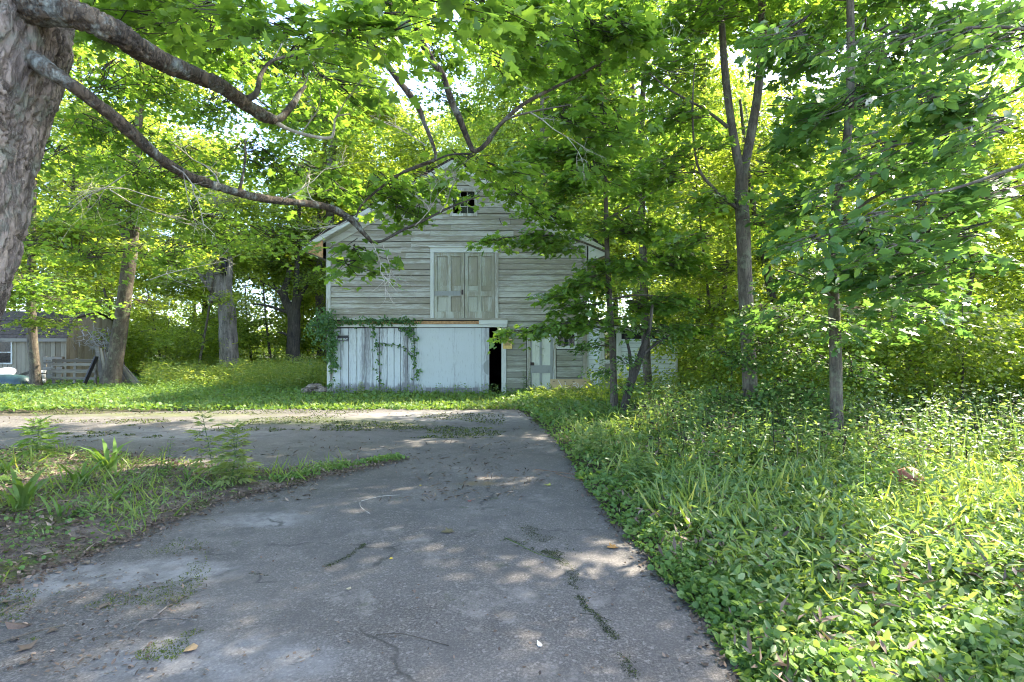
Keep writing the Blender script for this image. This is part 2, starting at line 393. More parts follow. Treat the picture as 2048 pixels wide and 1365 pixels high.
# driveway outline
right_edge = [(1500, 1420), (1489, 1365), (1440, 1290), (1360, 1190), (1283, 1110), (1225, 1045), (1190, 1000), (1160, 960), (1135, 915), (1105, 875), (1060, 838), (1038, 822)]
far_edge = [(980, 820), (800, 819), (600, 820), (420, 824), (240, 828), (120, 833), (0, 836), (-200, 838), (-500, 840)]
ep = [Vector((1.25, -3, 0)), Vector((1.2, 1.0, 0))] + [G(*p) for p in right_edge]
E1 = ep
E2 = [G(*p) for p in far_edge] + [Vector((-24, 11.5, 0)), Vector((-24, -3, 0))]
def ragged(pts, step=.12, amp=.05):
    out = []
    for a, b in zip(pts[:-1], pts[1:]):
        n = max(1, int((b-a).length/step)); nn = Vector((-(b-a).y, (b-a).x, 0)).normalized()
        for k in range(n):
            p = a.lerp(b, k/n); out.append(p + nn*(mnoise.noise(p*3)*amp*1.3 + mnoise.noise(p*11)*amp*.6))
    out.append(pts[-1]); return out
DR = ragged(E1) + ragged(E2, .2, .12)
DRIVE_R = [(p.y, p.x) for p in ragged(E1)]
def edge_x(y):
    ys = [q[0] for q in DRIVE_R]; return np.interp(y, ys, [q[1] for q in DRIVE_R])
m, nt, bs = newmat('asphalt'); M_ASPH = m
pos = N(nt, 'ShaderNodeNewGeometry').outputs['Position']
speck = noise(nt, 75, 5, .8); speck2 = N(nt, 'ShaderNodeTexVoronoi', Scale=70.0); nt.links.new(pos, speck2.inputs['Vector'])
sp3 = ramp(nt, N(nt, 'ShaderNodeTexWhiteNoise').outputs[0], [(0, 0.), (1, 1.)])
wn = nt.nodes[-2] if False else None
c = ramp(nt, speck, [(.36, (.028, .025, .022)), (.5, (.085, .076, .068)), (.64, (.19, .172, .155))])
stone = ramp(nt, speck2.outputs['Color'], [(.0, 0.0), (.72, 0.0), (.9, .4)])
c = mix(nt, stone, c, (.36, .33, .30))
big = noise(nt, .7, 6, .6)
c = mix(nt, ramp(nt, big, [(.35, 0.0), (.7, .5)]), c, (.20, .185, .17))
def spot(px, py, rx, ry, soft=.5):
    p = G(px, py); mp = N(nt, 'ShaderNodeMapping', vector_type='TEXTURE')
    mp.inputs['Location'].default_value = (p.x, p.y, .0); mp.inputs['Scale'].default_value = (rx, ry, 1)
    nt.links.new(pos, mp.inputs[0]); ln = N(nt, 'ShaderNodeVectorMath', operation='LENGTH'); nt.links.new(mp.outputs[0], ln.inputs[0])
    d = math_(nt, 'ADD', ln.outputs['Value'], math_(nt, 'MULTIPLY', math_(nt, 'SUBTRACT', noise(nt, 3.5, 5, .6), .5), .9))
    return ramp(nt, d, [(1-soft, 1.0), (1.0, 0.0)])
for s_, col, k in [(spot(535, 1045, .52, .28), (.34, .325, .31), .55), (spot(320, 1150, .62, .30), (.34, .325, .31), .6), (spot(60, 1170, .5, .35), (.38, .365, .35), .6),
                   (spot(350, 870, 2.4, 1.0), (.3, .29, .29), .45), (spot(900, 835, 3.0, 1.2), (.34, .33, .31), .5), (spot(450, 1330, .8, .3), (.30, .30, .30), .4),
                   (spot(955, 972, .30, .13, .6), (.17, .12, .05), .8), (spot(600, 845, 2.6, .9, .6), (.06, .085, .02), .7), (spot(330, 832, 3.4, .5, .6), (.10, .12, .02), .8),
                   (spot(760, 850, 1.4, .7, .6), (.07, .09, .02), .6)]:
    c = mix(nt, math_(nt, 'MULTIPLY', math_(nt, 'MULTIPLY', s_, k), ramp(nt, noise(nt, 9, 6, .7), [(.35, .25), (.55, 1.0)])), c, col)
vc = N(nt, 'ShaderNodeTexVoronoi', Scale=.55, feature='DISTANCE_TO_EDGE'); nw = N(nt, 'ShaderNodeTexNoise', Scale=2.5, Detail=6.0); nt.links.new(pos, nw.inputs['Vector'])
nt.links.new(mix(nt, .35, pos, nw.outputs['Color']), vc.inputs['Vector'])
crk = ramp(nt, vc.outputs['Distance'], [(0, 1.0), (.003, .9), (.006, 0.0)])
crk = math_(nt, 'MULTIPLY', crk, ramp(nt, noise(nt, 1.1, 4, .6, off=(7, 3, 0)), [(.47, 0.0), (.56, .7)]))
c = mix(nt, crk, c, (.02, .02, .016))
c = mix(nt, ramp(nt, noise(nt, 2.6, 8, .7, off=(1, 8, 0)), [(.50, 0.0), (.62, .55)]), c, (.075, .07, .066))
c = mix(nt, ramp(nt, noise(nt, 1.7, 8, .75, off=(4, 4, 0)), [(.56, 0.0), (.68, .5)]), c, (.30, .27, .24))
# moss flecks
msk = math_(nt, 'MULTIPLY', ramp(nt, noise(nt, 4, 8, .75), [(.60, 0.0), (.66, .8)]), ramp(nt, noise(nt, .5, 3, .5, off=(3, 1, 0)), [(.48, 0.0), (.6, 1.0)]))
c = mix(nt, msk, c, (.05, .06, .02))
nt.links.new(c, bs.inputs['Base Color']); bs.inputs['Roughness'].default_value = .85
hh = math_(nt, 'ADD', speck, math_(nt, 'MULTIPLY', noise(nt, 30, 4, .6), .5)); bump(nt, bs, hh, .55, .006)
mb = MB(); mb.prism([(p.x, p.y) for p in DR], -.06, .025, 'z'); o = mb.build('driveway', M_ASPH); tag(o, kind='structure')

# soil bed at the left between the two pavements
bed_low = [(800, 922), (760, 934), (690, 950), (620, 965), (540, 985), (440, 1010), (330, 1050), (250, 1090), (150, 1130), (60, 1160), (-60, 1215), (-250, 1290)]
bed_up = [(-400, 930), (-150, 915), (0, 905), (110, 905), (220, 915), (340, 930), (450, 945), (560, 948), (640, 938), (720, 928)]
BED = ragged([G(*p) for p in bed_low], .06, .06) + ragged([G(*p) for p in bed_up], .08, .08)
BEDX = np.array([(p.x, p.y) for p in BED])
def inpoly(x, y, poly):
    x = np.asarray(x); y = np.asarray(y); inside = np.zeros(x.shape, bool); n = len(poly)
    x0, y0 = poly[:, 0], poly[:, 1]; x1, y1 = np.roll(x0, -1), np.roll(y0, -1)
    for a, b, c_, d in zip(x0, y0, x1, y1):
        if b == d: continue
        inside ^= ((b > y) != (d > y)) & (x < (c_-a)*(y-b)/(d-b) + a)
    return inside
def dist_poly(x, y, poly):
    d = np.full(np.shape(x), 1e9)
    for (a, b), (c_, e) in zip(poly, np.roll(poly, -1, 0)):
        L2 = (c_-a)**2+(e-b)**2+1e-12; t = np.clip(((x-a)*(c_-a)+(y-b)*(e-b))/L2, 0, 1)
        d = np.minimum(d, np.hypot(x-a-t*(c_-a), y-b-t*(e-b)))
    return d
bx_ = np.arange(-8.2, -.9, .06); by_ = np.arange(2.6, 8.6, .06); BX, BY = np.meshgrid(bx_, by_)
ins = inpoly(BX, BY, BEDX); dd = dist_poly(BX, BY, BEDX)
BZ = np.where(ins, .028 + .07*(1-np.exp(-dd/.35)), .0)
for i in range(BX.shape[0]):
    for j in range(BX.shape[1]):
        if ins[i, j]: BZ[i, j] += (mnoise.noise(Vector((BX[i, j]*4, BY[i, j]*4, 1)))*.03 + mnoise.noise(Vector((BX[i, j]*14, BY[i, j]*14, 1)))*.012)*min(1, dd[i, j]/.15)
        else: BZ[i, j] = .015 if dd[i, j] < .09 else -.03
m, nt, bs = newmat('leaf_mould'); M_MOULD = m
c = ramp(nt, noise(nt, 9, 8, .75), [(.3, (.055, .043, .034)), (.5, (.16, .125, .098)), (.68, (.30, .25, .205))])
c = mix(nt, ramp(nt, noise(nt, 2.2, 6, .7, off=(5, 2, 0)), [(.5, 0.0), (.6, .85)]), c, (.075, .10, .02))
nt.links.new(c, bs.inputs['Base Color']); bs.inputs['Roughness'].default_value = .95; bump(nt, bs, noise(nt, 40, 6, .75), .9, .02)
ny, nx = BX.shape; ii = (np.arange(ny-1)[:, None]*nx + np.arange(nx-1)[None])
keep = (ins[:-1, :-1] | ins[1:, 1:] | ins[:-1, 1:] | ins[1:, :-1]).ravel(); ii = ii.ravel()[keep]
o = link('soil_bed', mesh_np('soil_bed', np.stack([BX, BY, BZ], -1), np.stack([ii, ii+1, ii+nx+1, ii+nx], 1), M_MOULD, smooth=True)); tag(o, kind='structure')
def bedz(x, y): 
    i = int(round((y-by_[0])/.06)); j = int(round((x-bx_[0])/.06))
    return float(BZ[i, j]) if 0 <= i < BZ.shape[0] and 0 <= j < BZ.shape[1] and ins[i, j] else .025

# ================================================================ BARN
BY0 = 17.6; S = F/BY0
def bx(px): return (px-1024)/S
def bz(py): return CAMH + (HOR-py)/S
barn = thing('barn', 'tall weathered white clapboard barn with gable window and loft doors', 'barn', (bx(905), BY0, 0))
XL, XR, XA = bx(655), bx(1172), bx(907); DEEP = 10.0; SL = .575
ZAP = bz(330)
def zroof(x): return ZAP - SL*abs(x-XA)
# sheathing behind the boards, with openings
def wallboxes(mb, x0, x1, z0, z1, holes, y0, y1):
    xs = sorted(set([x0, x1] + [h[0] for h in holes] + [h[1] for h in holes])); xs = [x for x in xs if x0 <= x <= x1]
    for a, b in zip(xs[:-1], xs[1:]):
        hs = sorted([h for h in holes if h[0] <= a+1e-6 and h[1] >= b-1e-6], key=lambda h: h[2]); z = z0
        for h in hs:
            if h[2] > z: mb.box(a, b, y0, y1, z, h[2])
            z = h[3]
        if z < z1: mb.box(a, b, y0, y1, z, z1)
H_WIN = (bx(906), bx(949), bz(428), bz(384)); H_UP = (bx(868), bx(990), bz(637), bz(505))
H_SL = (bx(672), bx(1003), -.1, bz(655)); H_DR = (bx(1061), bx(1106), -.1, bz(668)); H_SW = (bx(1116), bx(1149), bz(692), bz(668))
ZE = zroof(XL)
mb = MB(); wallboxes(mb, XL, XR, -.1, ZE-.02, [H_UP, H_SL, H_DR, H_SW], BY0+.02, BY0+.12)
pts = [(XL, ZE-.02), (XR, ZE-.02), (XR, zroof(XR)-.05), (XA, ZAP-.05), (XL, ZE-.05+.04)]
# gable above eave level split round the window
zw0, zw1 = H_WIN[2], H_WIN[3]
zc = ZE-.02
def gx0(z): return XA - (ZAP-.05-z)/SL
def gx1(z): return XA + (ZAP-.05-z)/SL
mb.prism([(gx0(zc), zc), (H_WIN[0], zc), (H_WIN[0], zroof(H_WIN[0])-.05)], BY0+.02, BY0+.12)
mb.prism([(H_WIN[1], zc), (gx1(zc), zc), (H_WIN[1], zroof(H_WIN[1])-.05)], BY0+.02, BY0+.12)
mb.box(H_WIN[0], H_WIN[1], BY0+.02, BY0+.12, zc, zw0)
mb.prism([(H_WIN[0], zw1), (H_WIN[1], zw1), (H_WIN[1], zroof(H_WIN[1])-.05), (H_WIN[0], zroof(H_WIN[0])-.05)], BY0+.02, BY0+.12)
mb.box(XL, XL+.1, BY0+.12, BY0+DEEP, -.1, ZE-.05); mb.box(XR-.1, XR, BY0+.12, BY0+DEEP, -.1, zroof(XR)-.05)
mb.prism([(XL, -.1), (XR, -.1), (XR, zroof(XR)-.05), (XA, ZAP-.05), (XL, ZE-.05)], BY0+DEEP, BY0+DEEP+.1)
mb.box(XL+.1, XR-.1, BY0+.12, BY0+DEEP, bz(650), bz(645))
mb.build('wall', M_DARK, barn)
# clapboards: every board its own object on one shared wedge
def wedge(name, t0=.030, t1=.010):
    me = bpy.data.meshes.new(name)
    me.from_pydata([(0,-t0,0),(1,-t0,0),(1,0,0),(0,0,0),(0,-t1,1),(1,-t1,1),(1,0,1),(0,0,1)], [], [(0,3,2,1),(4,5,6,7),(0,1,5,4),(1,2,6,5),(2,3,7,6),(3,0,4,7)]); return me
W_UP = wedge('clapboard'); W_UP.materials.append(M_CLAP)
W_LOW = wedge('clapboard_low'); W_LOW.materials.append(M_CLAP_LOW)
W_ANX = wedge('annex_clapboard'); W_ANX.materials.append(M_SIDING)
def boards(parent, me, x0, x1, z0, z1, expo, holes, yf, rr, seg=2.6, limit=None, sag=0, overlap=.012):
    z = z0
    while z < z1 - .02:
        h = expo; a, b = (x0, x1) if limit is None else limit(z, z+h)
        a = max(a, x0); b = min(b, x1)
        if b - a < .15: break
        spans = [(a, b)]
        for hx0, hx1, hz0, hz1 in holes:
            if hz0 < z + h*.5 < hz1:
                ns = []
                for s0, s1 in spans:
                    if hx1 <= s0 or hx0 >= s1: ns.append((s0, s1)); continue
                    if hx0 > s0: ns.append((s0, hx0))
                    if hx1 < s1: ns.append((hx1, s1))
                spans = ns
        for s0, s1 in spans:
            p = s0
            while p < s1 - 1e-4:
                l = rr.uniform(.7, 1.3)*seg; e = p + l
                if s1 - e < .7: e = s1
                o = link('plank', me, parent, Vector((p, yf - rr.uniform(0, .006), z + rr.uniform(-.004, .004))) - wloc(parent))
                o.scale = (e - p - .005, rr.uniform(.9, 1.25), h - .010)
                o.rotation_euler = (rr.uniform(-.015, .01), rr.uniform(-.003, .003) + sag, 0)
                p = e
        z += h
rr = random.Random(3)
LEDGE = bz(640)
FRZ = .36                                            # frieze width measured down the wall
def lim(za, zb):
    z = za+.02; return (XA - (ZAP - FRZ - z)/SL, XA + (ZAP - FRZ - z)/SL)
boards(barn, W_UP, XL+.11, XR-.11, LEDGE, ZAP-FRZ, .179, [(bx(861), bx(997), bz(640), bz(494)), (bx(900), bx(955), bz(433), bz(378))], BY0, rr, 2.7, lim)
boards(barn, W_LOW, bx(1013), XR-.11, .02, LEDGE-.01, .179, [(bx(1053), bx(1113), -1, bz(660)), (bx(1112), bx(1153), bz(697), bz(662))], BY0, rr, 1.6, None, -.006)
# trims
mb = MB(); mb.box(XL-.03, XL+.11, BY0-.05, BY0+.02, LEDGE-.02, ZE-.38); mb.build('corner_board', M_TRIM, barn)
mb = MB(); mb.box(XR-.11, XR+.03, BY0-.05, BY0+.02, .0, zroof(XR)-.38); mb.build('corner_board', M_TRIM, barn)
for sgn in (-1, 1):                                  # frieze under the rake, following the slope
    xe = XL-.03 if sgn < 0 else XR+.03
    mb = MB(); mb.prism([(XA, ZAP-.02), (xe, zroof(xe)-.02), (xe, zroof(xe)-FRZ-.02), (XA, ZAP-FRZ-.02)], BY0-.058, BY0+.02)
    mb.build('frieze_board', M_TRIMX, barn)
# roof slabs with overhang
OF, OE = .42, .62                                    # front and eave overhangs
for sgn in (-1, 1):
    xe = (XL-OE) if sgn < 0 else (XR+OE)
    z0_, z1_ = ZAP+.02, zroof(xe)+.02
    mb = MB(); mb.prism([(XA, z0_), (xe, z1_), (xe, z1_+.05), (XA, z0_+.05)], BY0-OF, BY0+DEEP+.3); rf = mb.build('roof', M_TRIMX if False else M_SHINGLE, barn)
    for k in range(24):                              # shingle courses
        u0 = k/24; xa = XA+(xe-XA)*u0; xb = XA+(xe-XA)*(u0+1/24+.012)
        mb = MB(); za = z0_+(z1_-z0_)*u0+.055; zb = z0_+(z1_-z0_)*(u0+1/24+.012)+.075
        mb.prism([(xa, za), (xb, zb), (xb, zb+.015), (xa, za+.004)], BY0-OF-.03+rr.uniform(-.02, .02), BY0+DEEP+.32); mb.build('shingle_course', M_SHINGLE, rf)
    mb = MB(); mb.prism([(XA, z0_-.0), (xe, z1_-.0), (xe, z1_-.15), (XA, z0_-.15)], BY0-OF+.002, BY0-OF+.045); mb.build('rake_board', M_TRIMX, barn)
    mb = MB(); mb.prism([(XA, z0_-.15), (xe, z1_-.15), (xe, z1_-.165), (XA, z0_-.165)], BY0-OF+.05, BY0-.05); mb.build('soffit', M_TRIMX, barn)
    # boxed eave
    xw = XL-.031 if sgn < 0 else XR+.031
    mb = MB(); mb.prism([(xe, z1_-.15), (xw, zroof(xw)-.15), (xw, z1_-.38)], BY0-OF+.06, BY0-OF+.10); mb.build('eave_return', M_RAW if sgn < 0 else M_TRIMX, barn)
    mb = MB(); mb.bar((xe+.02*sgn, BY0-OF, z1_-.07), (xe+.02*sgn, BY0+DEEP, z1_-.07), .03, .16); mb.build('eave_fascia', M_TRIMX, barn)
    mb = MB(); mb.prism([(xe, z1_-.17), (xw, z1_-.38), (xw, z1_-.41), (xe, z1_-.2)], BY0-OF+.11, BY0+DEEP); mb.build('eave_soffit', M_PALLET, barn)
# gable window
def frame_of(parent, name, x0, x1, z0, z1, w_, y0, y1, mat):
    mb = MB(); mb.box(x0-w_, x0, y0, y1, z0-w_, z1+w_); mb.box(x1, x1+w_, y0, y1, z0-w_, z1+w_); mb.box(x0, x1, y0, y1, z0-w_, z0); mb.box(x0, x1, y0, y1, z1, z1+w_)
    return mb.build(name, mat, parent)
def window(parent, h, cols, rows, fw=.085, mat=None, broken=()):
    x0, x1, z0, z1 = h
    wf = frame_of(parent, 'window', x0, x1, z0, z1, fw, BY0-.055, BY0+.05, mat or M_TRIM)
    mb = MB()
    for i in range(1, cols): x = x0+(x1-x0)*i/cols; mb.box(x-.009, x+.009, BY0+.005, BY0+.03, z0, z1)
    for i in range(1, rows): z = z0+(z1-z0)*i/rows; mb.box(x0, x1, BY0+.004, BY0+.031, z-.009, z+.009)
    mb.build('muntins', M_TRIM, wf)
    for i in range(cols):
        for j in range(rows):
            if (i, j) in broken: continue
            a = x0+(x1-x0)*i/cols+.01; b = x0+(x1-x0)*(i+1)/cols-.01; c0 = z0+(z1-z0)*j/rows+.01; c1 = z0+(z1-z0)*(j+1)/rows-.01
            mb = MB(); mb.box(a, b, BY0+.014, BY0+.018, c0, c1); mb.build('pane', M_GLASS, wf)
    return wf
window(barn, H_WIN, 3, 3, .09, None, ((0, 0), (2, 1), (1, 2)))
window(barn, H_SW, 3, 1, .07)
# loft doors
mb = MB(); mb.box(bx(861), bx(868), BY0-.06, BY0+.02, bz(637), bz(506)); mb.build('door_casing', M_TRIM, barn)
mb = MB(); mb.box(bx(990), bx(997), BY0-.06, BY0+.02, bz(637), bz(506)); mb.build('door_casing', M_TRIM, barn)
mb = MB(); mb.box(bx(861), bx(997), BY0-.065, BY0+.02, bz(506), bz(496)); mb.box(bx(858), bx(1000), BY0-.10, BY0+.02, bz(496), bz(494)); mb.build('door_header', M_TRIMX, barn)
def panel_door(x0, x1, z0, z1, y, parent, blue=False):
    d = MB(); st = .095; y -= .012; mid = (x0+x1)/2; zr0 = z0 + (z1-z0)*.35; zr1 = z0 + (z1-z0)*.50
    d.box(x0, x0+st, y-.035, y, z0, z1); d.box(x1-st, x1, y-.035, y, z0, z1)
    d.box(x0+st, x1-st, y-.034, y, z0, z0+.20); d.box(x0+st, x1-st, y-.034, y, z1-.11, z1); d.box(x0+st, x1-st, y-.034, y, zr0-.04, zr0+.12)
    d.box(mid-.05, mid+.05, y-.033, y, z0+.20, zr0-.04); d.box(mid-.05, mid+.05, y-.033, y, zr0+.12, z1-.11)
    o = d.build('door', M_PDOOR, parent)
    for a, b in ((x0+st, mid-.05), (mid+.05, x1-st)):
        for c0, c1 in ((z0+.20, zr0-.04), (zr0+.12, zr0+.30), (zr0+.30, z1-.11)):
            p = MB(); p.box(a, b, y+.004, y+.010, c0, c1); p.box(a+.03, b-.03, y-.008, y+.004, c0+.03, c1-.03); p.build('panel', M_PDOOR, o)
    return o
dl = panel_door(bx(868.5), bx(929), bz(636.5), bz(506.5), BY0+.01, barn); dr_ = panel_door(bx(930), bx(989.5), bz(636.5), bz(506.5), BY0+.012, barn)
mb = MB(); mb.box(bx(869), bx(921), BY0-.042, BY0-.026, bz(592), bz(583)); mb.build('repair_board', M_GREYB, dl)
mb = MB(); mb.tube([(bx(925), BY0-.03, bz(586)), (bx(925), BY0-.07, bz(586)), (bx(925), BY0-.085, bz(586))], [.015, .02, .03], 8); mb.box(bx(923), bx(927), BY0-.04, BY0-.026, bz(590), bz(580)); mb.build('door_knob', M_IRON, dl)
# ledge and lintel above the lower doors
mb = MB(); mb.box(XL-.05, bx(1013), BY0-.16, BY0-.03, bz(641), bz(637)); mb.build('ledge_cap', M_CLAP, barn)
mb = MB(); mb.box(XL+.35, bx(958), BY0-.11, BY0-.03, bz(648.5), bz(643)); mb.build('bare_wood_strip', M_RAW, barn)
mb = MB(); mb.box(bx(958.5), bx(1015), BY0-.17, BY0-.03, bz(649), bz(641.3)); mb.build('track_box', M_TRIMX, barn)
mb = MB(); mb.box(XL-.02, bx(1014), BY0-.14, BY0+.02, bz(655), bz(649.3)); mb.build('lintel', M_TRIMX, barn)
mb = MB(); mb.box(bx(655), bx(662), BY0-.06, BY0+.06, -.05, bz(655.5)); mb.box(bx(663), bx(669), BY0-.03, BY0+.06, -.05, bz(655.5)); mb.build('door_post', M_TRIM, barn)
mb = MB(); mb.box(bx(1003), bx(1012.5), BY0-.06, BY0+.06, -.05, bz(655.5)); mb.build('door_post', M_TRIM, barn)
# sliding door of vertical planks
sd_ = None
mb = MB(); mb.box(bx(670), bx(835), BY0-.035, BY0-.015, 1.85, 1.95); sd_ = mb.build('sliding_door', M_WHITE_PL, barn)
mb = MB(); mb.box(bx(670), bx(835), BY0-.035, BY0-.015, .12, .22); mb.build('rail', M_WHITE_PL, sd_)
x = bx(668)
while x < bx(833):
    wd = rr.uniform(.20, .27); e = min(x+wd, bx(835)); bot = rr.uniform(.0, .05)
    mb = MB(); mb.box(x+.009, e-.009, BY0-.064-rr.uniform(0, .008), BY0-.036, bot, bz(656.5)-rr.uniform(0, .02)); mb.build('plank', M_WHITE_PL, sd_); x = e
mb = MB(); a0 = np.linspace(0, 2*math.pi, 15)
mb.tube([(bx(803)+.07*math.cos(a), BY0-.15, bz(659)+.07*math.sin(a)) for a in a0], .012, 5); mb.build('roller_ring', M_IRON, sd_)
mb = MB(); mb.box(bx(835.5), bx(950), BY0-.075, BY0-.045, .05, bz(656)); sp_ = mb.build('smooth_door', M_WHITE_PN, barn)
for a, b in ((950.4, 963.5), (964, 978.5)):
    mb = MB(); mb.box(bx(a), bx(b), BY0-.078, BY0-.045, .0, bz(656)); mb.build('plank', M_WHITE_PN, sp_)
x = bx(853)
while x < bx(948):
    mb = MB(); mb.box(x, x+.17, BY0-.085, BY0-.0755, .01, .24+rr.uniform(-.01, .01)); mb.build('bottom_board', M_WHITE_PL, sp_); x += .185
mb = MB(); mb.box(bx(835), bx(839), BY0-.088, BY0-.0757, .3, bz(657)); mb.build('edge_batten', M_WHITE_PL, sp_)
mb = MB(); ar = [(bx(977.5)+.2*math.cos(a)*.85, bz(735)+.24*math.sin(a)) for a in np.linspace(math.pi/2, 3*math.pi/2, 14)]
mb.prism(ar, BY0-.084, BY0-.079); mb.build('round_patch', M_GREYB, sp_)
# small door at the right
mb = MB(); mb.box(bx(1054), bx(1060.5), BY0-.05, BY0+.02, -.02, bz(661)); mb.build('door_casing', M_TRIM, barn)
mb = MB(); mb.box(bx(1106.5), bx(1112), BY0-.05, BY0+.02, -.02, bz(661)); mb.build('door_casing', M_TRIM, barn)
mb = MB(); mb.box(bx(1054), bx(1112), BY0-.055, BY0+.02, bz(661), bz(656)); mb.build('door_header', M_TRIMX, barn)
M_PALED = paintwood('pale_door', (.58, .60, .50), (.4, .38, .3), .62, 'z', .3)
mb = MB(); mb.box(bx(1061), bx(1106), BY0-.02, BY0+.01, 0, bz(668)); sm = mb.build('small_door', M_PALED, barn)
for a, b, c0, c1 in ((1061.5, 1064, 0, 667), (1079, 1084, 0, 667), (1100.5, 1105.5, 0, 667)):
    mb = MB(); mb.box(bx(a), bx(b), BY0-.035, BY0-.0205, .02, bz(668.5)); mb.build('batten', M_GREYB, sm)
mb = MB(); mb.box(bx(1062), bx(1105), BY0-.05, BY0-.0355, bz(746), bz(731)); mb.build('batten', M_GREYB, sm)
mb = MB(); mb.box(bx(1061), bx(1068), BY0-.07, BY0-.0505, bz(731), bz(725)); mb.tube([(bx(1066), BY0-.06, bz(728)), (bx(1066), BY0-.12, bz(727))], .02, 6); mb.build('latch', M_IRON, sm)
# horizontal trim right of the small door: battens over window
mb = MB(); mb.box(bx(1113), bx(1152), BY0-.07, BY0-.03, bz(698.5), bz(695.5)); mb.build('window_sill', M_TRIMX, barn)
# hook below window
mb = MB(); mb.tube([(bx(1000), BY0-.03, bz(437)), (bx(999), BY0-.1, bz(440)), (bx(1003), BY0-.1, bz(450))], .012, 5); mb.build('iron_hook', M_IRON, barn)

# annex on the right
anx = thing('annex', 'low white clapboard lean-to on the right side of the barn', 'outbuilding', (bx(1265), BY0, 0))
AX0, AX1 = XR+.034, bx(1355)
def ztop(x): return bz(645) - (x-AX0)/(AX1-AX0)*.42
mb = MB(); hd = (bx(1204), bx(1238), -.1, bz(655))
mb.box(AX0, hd[0], BY0+.05, BY0+.12, -.1, ztop(hd[0])-.02); mb.box(hd[0], hd[1], BY0+.05, BY0+.12, hd[3], ztop(hd[1])-.02)
mb.prism([(hd[1], -.1), (AX1, -.1), (AX1, ztop(AX1)-.03), (hd[1], ztop(hd[1])-.03)], BY0+.05, BY0+.12); mb.box(AX1-.1, AX1, BY0+.12, BY0+5, -.1, ztop(AX1)-.03)
mb.build('wall', M_DARK, anx)
z = .05
while z < bz(650):
    for a, b in ((AX0+.05, bx(1199)), (bx(1243), AX1-.08)):
        zt = ztop(b)-.06
        if z+.134 > zt: continue
        o = link('plank', W_ANX, anx, Vector((a, BY0+.045, z)) - wloc(anx)); o.scale = (b-a, 1, .134-.008); o.rotation_euler = (rr.uniform(-.02, .01), rr.uniform(-.004, .004), 0)
    z += .134
for a, b in ((AX0, AX0+.05), (bx(1199.2), bx(1203.8)), (bx(1238.2), bx(1242.8)), (AX1-.08, AX1)):
    mb = MB(); mb.box(a, b, BY0-.01, BY0+.049, 0, ztop((a+b)/2)-.06); mb.build('trim_board', M_TRIM, anx)
mb = MB(); mb.prism([(AX0, ztop(AX0)-.10), (AX1+.1, ztop(AX1)-.10), (AX1+.1, ztop(AX1)-.0), (AX0, ztop(AX0)-.0)], BY0-.05, BY0-.012); mb.build('fascia', M_TRIMX, anx)
mb = MB(); mb.prism([(AX0, ztop(AX0)+.002), (AX1+.2, ztop(AX1)-.02), (AX1+.2, ztop(AX1)+.03), (AX0, ztop(AX0)+.05)], BY0-.2, BY0+5); rf = mb.build('roof', M_SHINGLE, anx)
d = MB(); a, b = hd[0], hd[1]; zb_, zt_ = .05, bz(656)
d.box(a, a+.08, BY0+.0, BY0+.04, zb_, zt_); d.box(b-.08, b, BY0, BY0+.04, zb_, zt_); d.box(a+.08, b-.08, BY0, BY0+.04, zt_-.1, zt_); d.box(a+.08, b-.08, BY0, BY0+.04, 1.0, 1.12); d.box(a+.08, b-.08, BY0+.001, BY0+.039, zb_, zb_+.2)
dd_ = d.build('door', M_TRIM, anx)
p = MB(); p.box(a+.08, b-.08, BY0+.02, BY0+.03, zb_+.2, 1.0); p.build('panel', M_CLAP_LOW, dd_)
p = MB(); p.box(a+.08, b-.08, BY0+.02, BY0+.025, 1.12, zt_-.1); p.build('pane', M_GLASS, dd_)

# signs
def text(s, size, loc, mat, parent, ext=.001, bold=.0):
    cu = bpy.data.curves.new('lettering', 'FONT'); cu.body = s; cu.size = size; cu.extrude = ext; cu.align_x = 'CENTER'; cu.align_y = 'CENTER'; cu.offset = bold
    cu.materials.append(mat); o = bpy.data.objects.new('lettering', cu); COL.objects.link(o); o.parent = parent
    bpy.context.view_layer.update(); me = bpy.data.meshes.new_from_object(o); bpy.data.objects.remove(o); o = link('lettering', me, parent, Vector(loc) - wloc(parent)); o.rotation_euler = (R(90), 0, 0); return o
sg = thing('warning_sign', 'small black KEEP OUT sign half hidden by vine on the plank door', 'sign', (bx(688), BY0-.09, bz(678)))
mb = MB(); mb.box(bx(676.5), bx(698.5), BY0-.09, BY0-.082, bz(683), bz(670.5)); mb.build('board', M_BLACK, sg)
mb = MB()
for a, b, c0, c1 in ((677.2, 697.8, 682.3, 681.9), (677.2, 697.8, 671.5, 671.1)): mb.box(bx(a), bx(b), BY0-.092, BY0-.0905, bz(c0), bz(c1))
mb.build('border', M_WHITE, sg)
text('KEEP OUT', .066, (bx(687.5), BY0-.092, bz(679)), M_WHITE, sg, .0012, .002)
sg = thing('posted_sign', 'small yellow POSTED sign nailed beside the dark door gap', 'sign', (bx(1015.5), BY0-.09, bz(688)))
mb = MB(); mb.box(bx(1006), bx(1024), BY0-.072, BY0-.068, bz(698), bz(679)); mb.build('board', M_YELLOW, sg)
text('POSTED', .078, (bx(1015), BY0-.074, bz(682.6)), M_BLACK, sg, .001, .003)
mb = MB()
for k in range(4):
    zz = bz(686+k*1.6); mb.box(bx(1008.5+rr.uniform(0, 1)), bx(1021+rr.uniform(-2, 1)), BY0-.0745, BY0-.0725, zz-.006, zz+.006)
mb.build('small_print', M_BLACK, sg)
